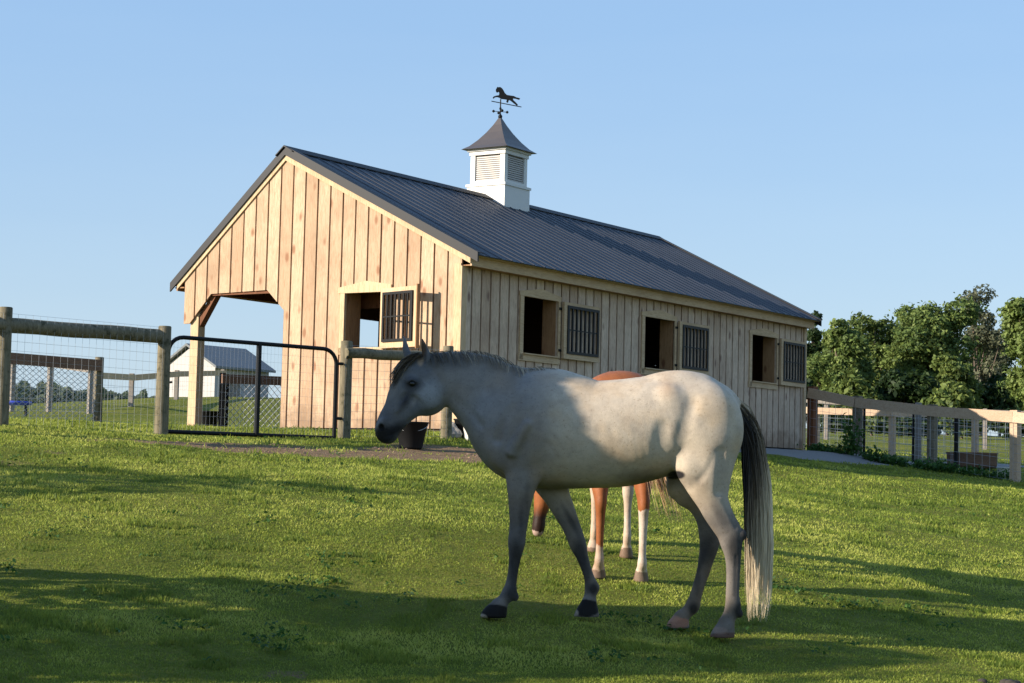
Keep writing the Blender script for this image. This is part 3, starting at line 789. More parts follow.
# third fence, weathered posts and rail against the sky
pts3 = []; hs3 = []
for px_, pf, pt, d in ((-30, 410, 354, 54), (11, 408, 358, 53), (49, 408, 362, 52), (90, 406, 368, 50)):
    q = gp(px_, pf, d); pts3.append(q); hs3.append(max(.9, at(px_, pt, d)[2] - q[2]))
plank_fence('paddock_fence', 'thin weathered grey fence behind the brown netted fence', pts3, hs3, .10, M['gray_rail'], M['gray_rail'], .13, (.3, .3, .003, False))
pts4 = []; hs4 = []
for px_, pf, pt, d in ((92, 406, 371, 50), (131, 402, 373.5, 54), (176, 402, 377, 58), (222, 402, 381, 62)):
    q = gp(px_, pf, d); pts4.append(q); hs4.append(max(.9, at(px_, pt, d)[2] - q[2]))
plank_fence('paddock_fence', 'distant fence with a pale cream top board running towards the white shed', pts4, hs4, .17, M['trim'], M['gray_rail'], .12, (.3, .3, .003, False))

# --- chain link pen seen through the open bay, with black bucket
a_ = gp(221, 427, 35.5); b_ = gp(330, 430, 37.0)
pen = empty('chain_link_pen', tuple(a_), 0, 'dark chain-link pen panel with a heavy top board seen through the open bay', 'fence')
hp = at(221, 374, 35.5)[2] - a_[2]; hb = at(285, 376, 36.4)[2] - b_[2]
for px_, mm in ((a_, 1), (b_, 1)):
    shift(square_post(px_, hp + .02, .11, .2, M['black'], pen), pen)
q_ = gp(226, 427, 35.6); shift(square_post(q_, hp - .02, .06, .2, M['black'], pen), pen)
m = MB(); m.bar(a_ + (0, -.08, hp - .09), b_ + (0, -.08, hb - .09), .05, .17, .5); shift(m.build('rail', M['brown_rail'], pen), pen)
shift(woven(a_ + (0, -.05, 0), b_ + (0, -.05, 0), a_[2] + .05, b_[2] + .05, a_[2] + hp - .15, b_[2] + hb - .15, .13, .13, .007, pen, diag=True), pen)

def bucket(name, label, p, r0, r1, h, mat, cat='bucket', handle=True, lean=0):
    root = empty(name, tuple(p), 0, label, cat)
    m = MB(); m.lathe([(0, .01), (r0 * .96, .0), (r0, .02), (r1, h - .02), (r1 + .012, h - .015), (r1 + .012, h), (r1 - .006, h), (r0 - .01, .03), (0, .03)], n=24)
    m.build('body', mat, root)
    if handle:
        m = MB(); m.tube([(r1 * math.cos(t), .02, h - .02 + .10 * math.sin(t) * 0 - .10 * math.sin(t)) if False else (r1 * 1.03 * math.cos(t), -r1 * .8 * math.sin(t) - .01, h - .02 - .10 * math.sin(t)) for t in np.linspace(0, math.pi, 12)], .004, 6)
        m.build('handle', M['steel'], root)
    return root
p = gp(208, 428, 33.6); bucket('feed_bucket', 'black bucket standing in the open bay beside the timber post', p + (0, 0, .0), .15, .19, .36, M['rubber'])
p = gp(411, 449, 23.2); bk = bucket('feed_bucket', 'large black rubber bucket on the ground just behind the grey horse\'s jaw', p, .14, .20, .33, M['rubber'])
p = gp(474, 446, 25.6); bucket('feed_bucket', 'white plastic bucket by the barn corner, in front of the long wall', p, .14, .165, .34, M['white_pl'])
# dark tub and pale stone between post and white bucket
p = gp(462.5, 445, 25.7); bucket('feed_tub', 'small dark tub between the pale rock and the white bucket', p, .10, .12, .27, M['rubber'], 'tub', False)
def rock(label, p, s, seed):
    rs = np.random.RandomState(seed); import bmesh
    bm = bmesh.new(); bmesh.ops.create_icosphere(bm, subdivisions=3, radius=1)
    ph = rs.rand(6) * 6
    for v in bm.verts:
        c = v.co; k = 1 + .14 * math.sin(3 * c.x + ph[0]) + .12 * math.sin(4 * c.y + ph[1]) + .1 * math.sin(5 * c.z + ph[2]) + .05 * math.sin(9 * c.x + 7 * c.z)
        v.co = Vector((c.x * k * s[0], c.y * k * s[1], max(c.z, -.35) * k * s[2] + s[2] * .3))
    me = bpy.data.meshes.new('field_stone'); bm.to_mesh(me); bm.free(); me.materials.append(M['stone'])
    o = bpy.data.objects.new('field_stone', me); COL.objects.link(o); o.location = tuple(p); return tag(o, label, 'rock')
rock('pale grey rock beside the fence post at the barn corner', gp(452, 446, 25.6), (.13, .12, .17), 3)

# --- blue and white garden toys on the far left
p = gp(16, 411, 41.0)
cart = empty('toy_slide', tuple(p), .3, 'small bright blue plastic play table with pale blue base beyond the far left fence', 'play table')
m = MB(); m.lathe([(0, .42), (.30, .42), (.33, .46), (.33, .50), (.29, .50), (.27, .46), (0, .46)], n=20); m.build('tray', M['blue'], cart)
for sx in (-1, 1):
    for sy in (-1, 1):
        m = MB(); m.tube([(sx * .22, sy * .16, 0), (sx * .2, sy * .14, .44)], [.03, .025], 10); m.build('leg', M['rubber'], cart)
m = MB(); m.lathe([(0, .04), (.30, .04), (.33, .08), (.33, .14), (.29, .14), (.27, .08), (0, .08)], n=20); m.build('base', M['lightblue'], cart)

# --- white shed on the rise
def shed():
    A0 = at(172, 399, 78); gz0 = g1(A0[0], A0[1])
    root = empty('white_shed', (0, 0, 0), 0, 'white sided shed with a grey shingle roof on the rise beyond the bay', 'shed')
    # corners: left front, right front (long side runs away to the right)
    c0 = at(163, 400, 113); c1 = at(214, 400, 110); c2 = at(268, 402, 113.6)
    c0[2] = g1(c0[0], c0[1]) ; base = min(c0[2], g1(c1[0], c1[1])) - .6
    c0[2] = c1[2] = c2[2] = base
    ev = at(214, 366, 110)[2]; apex = at(189, 348.5, 111.5)[2]
    ug = c1 - c0; ul = c2 - c1
    root.location = tuple(c0)
    def S(o): return shift(o, root)
    m = MB(); mid = c0 + ug * .48
    fr = [c0, c1, np.array([c1[0], c1[1], ev]), np.array([mid[0], mid[1], apex]), np.array([c0[0], c0[1], ev])]
    m.prism(fr, tuple(ul)); S(m.build('wall', M['shedwall'], root))
    m = MB(); nl = ul / np.linalg.norm(ul); ng = ug / np.linalg.norm(ug)
    for e, sgn in ((c0, -1), (c1, 1)):
        a = np.array([mid[0], mid[1], apex + .16]) - nl * .25; b = np.array([e[0], e[1], ev + .02]) + ng * sgn * .35 - nl * .25; b[2] -= (apex - ev) * .35 / (np.linalg.norm(ug) / 2)
        m.prism([a, b, b + ul + nl * .5, a + ul + nl * .5], (0, 0, .14))
    S(m.build('roof', M['shedroof'], root))
    m = MB(); e = c1 + ng * .02; q = e + ul * .35; m.bar(q + (0, 0, .7), q + (0, 0, 2.5), .9, .04, .5, tuple(ng))
    S(m.build('door', M['gray_rail'], root))
shed()

# ------------------------------------------------------------------ right-hand fences
# heavy plank rail from the barn's far corner to the right edge of the frame
PR = [(812, 452, 38.2), (857, 458, 37.4), (932, 465, 36.4), (1015, 481, 35.2), (1105, 494, 34.0)]
TP = [389, 398.5, 407, 413, 421]
ptsR = [gp(a, b, d) for a, b, d in PR]; hR = [at(a[0], t, a[2])[2] - p_[2] + .05 for a, t, p_ in zip(PR, TP, ptsR)]
plank_fence('paddock_fence', 'heavy single plank fence from the barn corner to the right edge, woven wire below', ptsR, hR, .20, M['new_rail'], [M['inner_wood'], M['old_rail'], M['old_rail'], M['new_rail'], M['new_rail']], .15, (.15, .16, .003, False), rail_off=.10)
# inner pen with pale boards behind it
PB = [(790, 449, 44), (816, 450, 43.5), (892, 455, 42.5), (975, 458, 41.5), (1060, 462, 40.5)]
ptsB = [gp(a, b, d) for a, b, d in PB]; hB = [at(a, t, d)[2] - p_[2] + .04 for (a, _, d), t, p_ in zip(PB, (406, 408, 410.5, 411, 414), ptsB)]
plank_fence('paddock_fence', 'paler board fence with wire behind the heavy plank fence', ptsB, hB, .15, M['new_rail'], M['new_rail'], .13, (.17, .13, .0035, False), rail_off=.09)
PB = [(700, 440, 62), (826, 440, 60), (985, 448, 58), (1090, 452, 57)]
ptsC = [gp(a, b, d) for a, b, d in PB]
plank_fence('paddock_fence', 'furthest grey wire fence in the right field, below the trees', ptsC, [1.25] * 4, .1, M['gray_rail'], M['gray_rail'], .12, (.3, .16, .004, False))
# narrow black gate in the plank fence
g0 = gp(913, 463, 38.6); g2 = gp(956, 464, 38.2)
sg_ = empty('small_gate', tuple(g0), 0, 'narrow black steel-framed gate behind the heavy plank fence', 'gate')
hh0 = 1.05
m = MB(); m.tube([g0 + (0, 0, .06), g0 + (0, 0, hh0), g2 + (0, 0, hh0), g2 + (0, 0, .06), g0 + (0, 0, .06)], .03, 8); shift(m.build('gate_frame', M['black'], sg_), sg_)
shift(woven(g0, g2, g0[2] + .06, g2[2] + .06, g0[2] + hh0, g2[2] + hh0, .1, .1, .003, sg_), sg_)
q = gp(956, 464, 38.1); m = MB(); m.tube([q + (0, 0, -.2), q + (0, 0, 1.15)], .045, 10); shift(m.build('gate_post', M['black'], sg_), sg_)
q = gp(918, 461, 38.9); o = round_post(q + (0, 0, 1.25), q, .07, mat=M['gray_rail'], name='round_post'); tag(o, 'stout pale grey round post beside the narrow black gate', 'post')
# slim striped marker rod
q = gp(864, 450, 37.3); m = MB(); m.tube([q + (0, 0, -.1), q + (0, 0, 1.12)], .025, 8); o = m.build('marker_rod', M['rubber'], None); tag(o, 'thin dark pipe standing upright in the weeds by the barn corner', 'pipe')
# water trough and white bucket
p = gp(972, 463, 38.8)
tr = empty('water_trough', tuple(p), -.15, 'low oval weathered water trough behind the plank fence', 'trough')
m = MB(); prof = [(0, .03), (.92, .03), (.98, .0), (1.0, .10), (1.02, .36), (1.06, .38), (1.04, .40), (.96, .40), (.93, .30), (0, .30)]
m.lathe([(r_ * .5, z_) for r_, z_ in prof], n=28); o = m.build('body', M['brown_rail'], tr); o.scale = (1.0, .6, .8)
m = MB(); m.lathe([(0, .31), (.46, .31)], n=28); o = m.build('water', paint('trough_water', (.03, .04, .05), .08, 0, .1), tr); o.scale = (1.0, .6, .8)
p = gp(1005, 468, 37.2); bucket('feed_bucket', 'white bucket near the right-hand end post of the plank fence', p, .11, .15, .17, M['white_pl'])

# ------------------------------------------------------------------ trees and plants
def leaf_quads(C, N, size, rs, fold=.25):
    """one bent quad per centre; N = preferred facing"""
    n = len(C)
    r = rs.normal(size=(n, 3)); d = N + r * .75; d /= np.linalg.norm(d, axis=1)[:, None]
    a = np.cross(d, rs.normal(size=(n, 3))); a /= np.linalg.norm(a, axis=1)[:, None]; b = np.cross(d, a)
    s = (size * rs.uniform(.6, 1.3, n))[:, None]
    V = np.stack([C - a * s, C - b * s * .55 + d * s * fold, C + a * s, C + b * s * .55 + d * s * fold], 1).reshape(-1, 3)
    return V, np.arange(n * 4).reshape(n, 4)

def broad_tree(name, label, base, height, crown, mat, n_leaf, leaf, seed, cat='tree', group=None, nb=26, bare=0.0, trunk_r=.25, low=.12, clump=.30, inner=.3):
    rs = np.random.RandomState(seed)
    root = empty(name, tuple(base), rs.uniform(0, 6), label, cat, group)
    rx, ry = crown
    cz = height * (.5 + low / 2); rz = height * (.5 - low / 2)
    # trunk and limbs
    m = MB(); tp = [np.array([0, 0, -.4])]; x = np.zeros(2)
    for k in range(1, 7): x = x + rs.normal(size=2) * height * .012; tp.append(np.array([x[0], x[1], height * .82 * k / 6]))
    m.tube(tp, [trunk_r * (1.15 - k / 6.3) for k in range(7)], 10, smooth=True)
    C = []
    for k in range(nb):
        # clump centres fill the crown ellipsoid, denser near its surface
        while True:
            v = rs.normal(size=3); v /= np.linalg.norm(v); q = rs.uniform(.35, .86)
            c = np.array([v[0] * rx * q, v[1] * ry * q, cz + v[2] * rz * q])
            w = 1 - max(0, (c[2] - cz) / rz) * .25
            if abs(c[0]) < rx * w and c[2] > height * low: break
        C.append((c, clump * min(rx, rz) * rs.uniform(.6, 1.35)))
        j = rs.randint(1, 6); s = tp[j]
        mid = s * .5 + c * .5 + np.array([0, 0, -height * .03])
        m.tube([s, mid, c], [trunk_r * .35, trunk_r * .2, trunk_r * .06], 6, cap=False)
    m.build('trunk', M['bark'], root)
    P = []; N = []; T = []
    tot = sum(r * r for _, r in C)
    for c, r in C:
        k = int(n_leaf * r * r / tot)
        v = rs.normal(size=(k, 3)); v /= np.linalg.norm(v, axis=1)[:, None]
        rad = r * (1 - inner * rs.rand(k) ** 1.5) * (1 + .35 * (rs.rand(k) ** 6))
        lump = 1 + .22 * np.sin(v[:, 0] * 5 + c[0] * 3) * np.cos(v[:, 1] * 5 + c[1] * 3) + .15 * np.sin(v[:, 2] * 7 + c[2])
        p = c + v * (rad * lump)[:, None] * np.array([1.1, 1.1, .82])
        keep = (rs.rand(k) > bare) & (p[:, 2] > .15)
        P.append(p[keep]); N.append((v * .8 + np.array([0, 0, .35]))[keep])
        T.append(np.clip(rs.normal(.42, .17, k) + rs.normal(0, .12), 0, 1)[keep])
    P = np.concatenate(P); N = np.concatenate(N); T = np.concatenate(T)
    P[:, 2] *= (height - leaf) / P[:, 2].max()
    V, F = leaf_quads(P, N, leaf, rs)
    link_mesh('crown', V, F, mat, root, tint=T)
    return root

def spruce(label, base, height, profile, seed, n=26000, name='spruce_tree', group=None, thin=9.):
    """conical evergreen; profile = [(height fraction, radius)]"""
    rs = np.random.RandomState(seed)
    root = empty(name, tuple(base), 0, label, 'tree', group)
    m = MB(); m.tube([(0, 0, -.4), (0, 0, height * .5), (0, 0, height * .97)], [.20, .12, .02], 10); m.build('trunk', M['bark'], root)
    hs = np.array([p[0] for p in profile]) * height; rr = np.array([p[1] for p in profile])
    z = hs[0] + (hs[-1] - hs[0]) * rs.rand(n * 3); rad = np.interp(z, hs, rr)
    keep = rs.rand(n * 3) < np.minimum((rad / rr.max()) * .9 + .1, thin / np.maximum(rad, .1) ** 1.5); z = z[keep][:n]; rad = rad[keep][:n]; k = len(z)
    t = rs.rand(k) * 2 * math.pi
    tier = .95 + .05 * np.sin(z * 9 + np.sin(t * 3) * 1.5)
    q = (1 - .5 * rs.rand(k) ** 3)
    P = np.stack([np.cos(t) * rad * q * tier, np.sin(t) * rad * q * tier, z - rad * q * .18], 1)
    N = np.stack([np.cos(t), np.sin(t), np.full(k, .6)], 1)
    V, F = leaf_quads(P, N, .085, rs)
    link_mesh('crown', V, F, M['needle'], root, tint=rs.rand(k))
    return root

def tree_at(px, d): p = at(px, 400, d); return np.array([p[0], p[1], g1(p[0], p[1])])
def th(px, py, d): b = tree_at(px, d); return at(px, py, d)[2] - b[2]

# broadleaf trees behind the barn and the right field; (px, depth, top py, crown half width in px, kind)
T = [
    ('round bright green maple just right of the barn roof, lower than its neighbours', 838, 104, 318, 34, 'leaf_light', 11000, 11, .0),
    ('low dark evergreen tip showing just past the barn eave', 812, 128, 309, 16, 'leaf_dark', 5000, 12, .0),
    ('broad mid green tree left of the tallest crown', 872, 112, 309, 34, 'leaf', 12000, 13, .0),
    ('tallest broad crowned tree of the row, bright green on its left side', 926, 108, 290, 50, 'leaf_light', 22000, 14, .0),
    ('thin crowned grey-green tree with sky showing between its branches', 979, 122, 283, 27, 'leaf_grey', 5200, 15, .35),
    ('deep shaded dark tree behind the sparse grey-green one', 985, 128, 330, 34, 'leaf_dark', 12000, 16, .0),
    ('bright leafy tree at the right edge of the picture', 1040, 92, 280, 38, 'leaf_light', 17000, 17, .0),
    ('small rounded dark green tree low between the two broad crowns', 955, 100, 352, 26, 'leaf', 8000, 18, .0),
    ('dark tree wedge behind the broad crowned trees, seen low in the middle', 905, 132, 318, 30, 'leaf_dark', 8000, 19, .0),
]
for lab, px_, d, top, hw, mt, n_, sd, bare in T:
    b = tree_at(px_, d); h = th(px_, top, d); r = hw / FPX * d
    broad_tree('broadleaf_tree', lab, b, h, (r, r * .9), M[mt], int(n_ * 1.9), .125, sd, group='trees beyond the right field', nb=int(26 if hw < 40 else 44), bare=bare, trunk_r=.028 * h, low=.02, clump=.34 if hw < 40 else .27)
# understorey, a continuous thicket below the crowns
for i, (px_, d, top, hw) in enumerate([(800, 100, 375, 30), (850, 97, 372, 32), (900, 98, 366, 32), (948, 96, 378, 30), (1000, 108, 372, 36), (1050, 100, 372, 36), (760, 110, 385, 34)]):
    b = tree_at(px_, d); h = th(px_, top, d); r = hw / FPX * d
    lab = ['dark bush at the barn end of the thicket', 'bush under the round bright maple', 'bush under the broad mid green tree', 'bush under the tallest crown', 'dark bush below the sparse grey-green tree', 'bush at the right edge below the bright leafy tree', 'bush hidden mostly behind the barn end'][i]
    broad_tree('thicket_bush', lab, b, h, (r, r * .7), M['leaf' if i % 2 else 'leaf_dark'], 5000, .17, 40 + i, cat='bush', group='bushes under the trees', nb=14, trunk_r=.08, low=.0, clump=.4)

for i, (px_, d, top, hw) in enumerate([(835, 82, 407, 22), (872, 84, 404, 24), (915, 80, 408, 26), (962, 86, 405, 28), (1012, 82, 407, 26), (1058, 84, 404, 26)]):
    b = tree_at(px_, d); h = th(px_, top, d); r = hw / FPX * d
    lab = ['low hedge bush seen under the shaded rail nearest the barn', 'low hedge bush behind the tall leafy weed', 'low hedge bush behind the round grey post', 'low hedge bush behind the water trough', 'low hedge bush left of the right-hand end post', 'low hedge bush cut by the right edge'][i]
    broad_tree('hedge_bush', lab, b, h, (r, r * .6), M['leaf' if i % 2 else 'leaf_dark'], 4500, .10, 60 + i, cat='bush', group='low hedge across the right field', nb=16, trunk_r=.05, low=.0, clump=.5)

# trees off to the left whose shadows lie over the foreground and the grey horse's front
def on_sun(k, t):
    """ground position from which the sun throws a shadow through (x = 0, y = k), t metres upstream"""
    return np.array([SUN_H[0] * t, k + SUN_H[1] * t])
TANE = math.tan(SUN_EL)
def blocker(label, k, t, top_h, profile, seed, n=26000, thin=9.):
    """top_h = shadow height above camera level where the sun line passes x = 0"""
    x, y = on_sun(k, t); zt = top_h + t * TANE; b = np.array([x, y, g1(x, y)]); Ht = zt - b[2]
    prof = [((zt - dz - b[2]) / Ht, r) for dz, r in profile][::-1]
    if prof[0][0] > .1: prof = [(.06, prof[0][1] * 1.05)] + prof
    return spruce(label, b, Ht, prof, seed, n, thin=thin)
BLK = True
if BLK:
    blocker('tall spruce with a dense rounded leader, casting its shade on the grey horse', 11.75, 5.8, .97, [(0, .05), (.12, .15), (.30, .22), (.46, .42), (.70, .48), (1.0, .44), (1.3, .34), (1.8, .45), (2.1, 1.0), (2.75, 1.75), (3.2, 1.8)], 61, 60000, thin=.035)
    blocker('broad spruce nearer the camera side of the row', 9.3, 9.0, .50, [(0, .3), (.25, .8), (.6, 1.15), (1.2, 1.5), (2.6, 1.9)], 62, 1500)
    blocker('small spruce squeezed between the tall one and the broad one', 10.8, 8.6, -.12, [(0, .1), (.2, .4), (.6, .6), (2.0, .8)], 65, 3600)
    blocker('slim spruce set behind the tall one', 17.4, 13.0, -.50, [(0, .05), (.3, .35), (.7, .8), (1.2, 1.2), (2.4, 1.5)], 63, 2500)
    blocker('short broad spruce closest to the camera', 6.4, 9.5, .5, [(0, .4), (.5, 1.4), (1.5, 1.9), (3., 2.1)], 64, 1000)

# distant wood left of the shed: a far-off mass
rs = np.random.RandomState(90); n_ = 30000
px_ = rs.uniform(-60, 240, n_); d_ = rs.uniform(250, 290, n_)
base = np.array([at(a, 400, b) for a, b in zip(px_, d_)])
zb_ = H(base[:, 0], base[:, 1])
M['far_leaf'] = leaf_mat('far_leaves', (.05, .075, .045), (.08, .11, .065), (.12, .15, .09))  # leaf colour greyed to carry the haze of distance
topy = np.interp(px_, [-60, 0, 60, 150, 240], [378, 383.5, 388, 397, 401])
tz = np.array([at(a, b, c)[2] for a, b, c in zip(px_, topy, d_)]) + (noise2(px_, px_ * 0, 3, 3, .12) - .5) * 2.0
zz = zb_ + (tz - zb_) * (1 - rs.rand(n_) ** 1.6)
V, F = leaf_quads(np.c_[base[:, :2], zz], np.tile([0, -1, .5], (n_, 1)), .42, rs)
tag(link_mesh('far_woods', V, F, M['far_leaf'], tint=rs.rand(n_)), 'low dark line of far-off woods along the left horizon', 'woods', kind='stuff')

# weeds at the foot of the heavy plank fence
def weed(label, p, h, r, n, seed, size=.05, mat='weed', name='weed_clump', cat='weeds'):
    rs = np.random.RandomState(seed); root = empty(name, tuple(p), 0, label, cat, 'weeds along the plank fence')
    m = MB(); P = []; N = []
    for k in range(n):
        a = rs.rand() * 6.28; rr = r * rs.rand() ** .5; hh = h * rs.uniform(.5, 1)
        b0 = np.array([math.cos(a) * rr * .5, math.sin(a) * rr * .5, -.02]); t0 = np.array([math.cos(a) * rr, math.sin(a) * rr, hh])
        m.wire(b0, t0, .006)
        for j in range(14):
            u = rs.uniform(.15, 1); q = b0 + (t0 - b0) * u + rs.normal(size=3) * .05 * np.array([1, 1, .6]) * (1 + r); P.append(q); N.append(np.array([rs.normal() * .5, rs.normal() * .5, 1]))
    m.build('stem', M[mat], root)
    V, F = leaf_quads(np.array(P), np.array(N), size, rs); link_mesh('foliage', V, F, M[mat], root, tint=rs.rand(len(P)))
weed('tall leafy weed beside the thin upright pipe, the highest of the clumps', gp(852, 459, 36.6), .85, .2, 16, 3, .055)
wl = ['low weeds right beside the barn corner', 'low weeds between the barn corner and the tall leafy weed', 'low weeds just right of the tall leafy weed', 'low weeds below the middle of the shaded rail', 'low weeds left of the round grey post', 'low weeds at the foot of the old grey post', 'low weeds right of the old grey post', 'low weeds in front of the water trough', 'low weeds left of the right-hand end post']
for i, px_ in enumerate((822, 838, 872, 890, 908, 928, 946, 968, 996)):
    weed(wl[i], gp(px_, 458 + (px_ - 820) * .09, 36.7 - (px_ - 820) * .006), R.uniform(.10, .24), R.uniform(.22, .38), 17, 20 + i, .045)

# ------------------------------------------------------------------ turf
def turf(name, n, d0, d1, seed, hgt, wid, spread=1.25):
    rs = np.random.RandomState(seed)
    u = rs.rand(n); d = 1 / (1 / d0 + (1 / d1 - 1 / d0) * u)
    hw = 512 / FPX * d * 1.06 + .5
    x = rs.uniform(-1, 1, n) * hw
    dirt = dirt_amount(x, d)
    BX, BY = barn_local(x, d)
    patch = noise2(x, d, 21, 3, 1.3); p2_ = noise2(x, d, 22, 3, 5)
    keep = (rs.rand(n) > np.clip((dirt - .25) * 2.2, 0, .97)) & ~((BX > -.05) & (BX < 12.1) & (BY > -.05) & (BY < 5.4)) & ~in_path(x, d)
    keep &= rs.rand(n) < .45 + .9 * p2_
    x, d, patch, p2_ = x[keep], d[keep], patch[keep], p2_[keep]; n = len(x)
    z = gz(x, d)
    rows = .5
    h = hgt * (.55 + .75 * rs.rand(n)) * (.6 + .9 * patch) * np.clip(d / 16, .8, 1.5)
    tall = noise2(x, d, 23, 2, 3.3); h = h * np.where(tall > .70, 2.0, 1)
    w = wid * np.clip(d / 11, .9, 3.2) * rs.uniform(.7, 1.3, n)
    a = rs.rand(n) * 2 * math.pi; lean = rs.normal(0, .42, (n, 2)) * h[:, None]
    c = np.stack([np.cos(a) * w, np.sin(a) * w, np.zeros(n)], 1) / 2
    b = np.stack([x, d, z - .006], 1)
    top = b + np.stack([lean[:, 0], lean[:, 1], h], 1); mid = b + np.stack([lean[:, 0] * .3, lean[:, 1] * .3, h * .55], 1)
    V = np.stack([b - c, b + c, mid + c * .7, top, mid - c * .7], 1).reshape(-1, 3)
    i = np.arange(n) * 5
    F = np.concatenate([np.stack([i, i + 1, i + 2, i + 4], 1), np.stack([i + 4, i + 2, i + 3, i + 3], 1)])
    # quads then tris (tri written as its own loop list)
    me = bpy.data.meshes.new(name); me.vertices.add(n * 5); me.vertices.foreach_set('co', V.astype(np.float32).ravel())
    Q = np.stack([i, i + 1, i + 2, i + 4], 1); Tt = np.stack([i + 4, i + 2, i + 3], 1)
    li = np.concatenate([Q.ravel(), Tt.ravel()]).astype(np.int32)
    me.loops.add(len(li)); me.loops.foreach_set('vertex_index', li); me.polygons.add(2 * n)
    me.polygons.foreach_set('loop_start', np.concatenate([np.arange(n) * 4, n * 4 + np.arange(n) * 3]).astype(np.int32)); me.update(calc_edges=True)
    p3_ = noise2(x, d, 25, 4, .45)
    tint = np.clip(.42 + 1.3 * (patch - .5) + 1.1 * (p3_ - .5) + rs.normal(0, .2, n) + (p2_ - .5) * .9 - (tall > .70) * .35, 0, 1)
    at_ = me.attributes.new('tint', 'FLOAT', 'FACE'); at_.data.foreach_set('value', np.concatenate([tint, tint]).astype(np.float32))
    me.materials.append(M['grass']); o = bpy.data.objects.new(name, me); COL.objects.link(o)
    tag(o, 'short green pasture grass covering the slope', 'grass', kind='stuff')
turf('pasture_grass', 560000, 9.2, 46, 1, .020, .0075)

# ------------------------------------------------------------------ horses: one continuous skin from a blended distance field
def catmull(nodes, sub=4):
    P = np.array(nodes, float)
    if len(P) < 3: 
        t = np.linspace(0, 1, sub + 1)[:, None]; return P[0] * (1 - t) + P[-1] * t
    Q = np.vstack([2 * P[0] - P[1], P, 2 * P[-1] - P[-2]]); out = []
    for i in range(1, len(Q) - 2):
        for k in range(sub):
            t = k / sub; a, b, c, d = Q[i - 1], Q[i], Q[i + 1], Q[i + 2]
            out.append(.5 * ((2 * b) + (-a + c) * t + (2 * a - 5 * b + 4 * c - d) * t * t + (-a + 3 * b - 3 * c + d) * t ** 3))
    out.append(P[-1]); out = np.array(out); out[:, 3:] = np.maximum(out[:, 3:], .004)
    return out

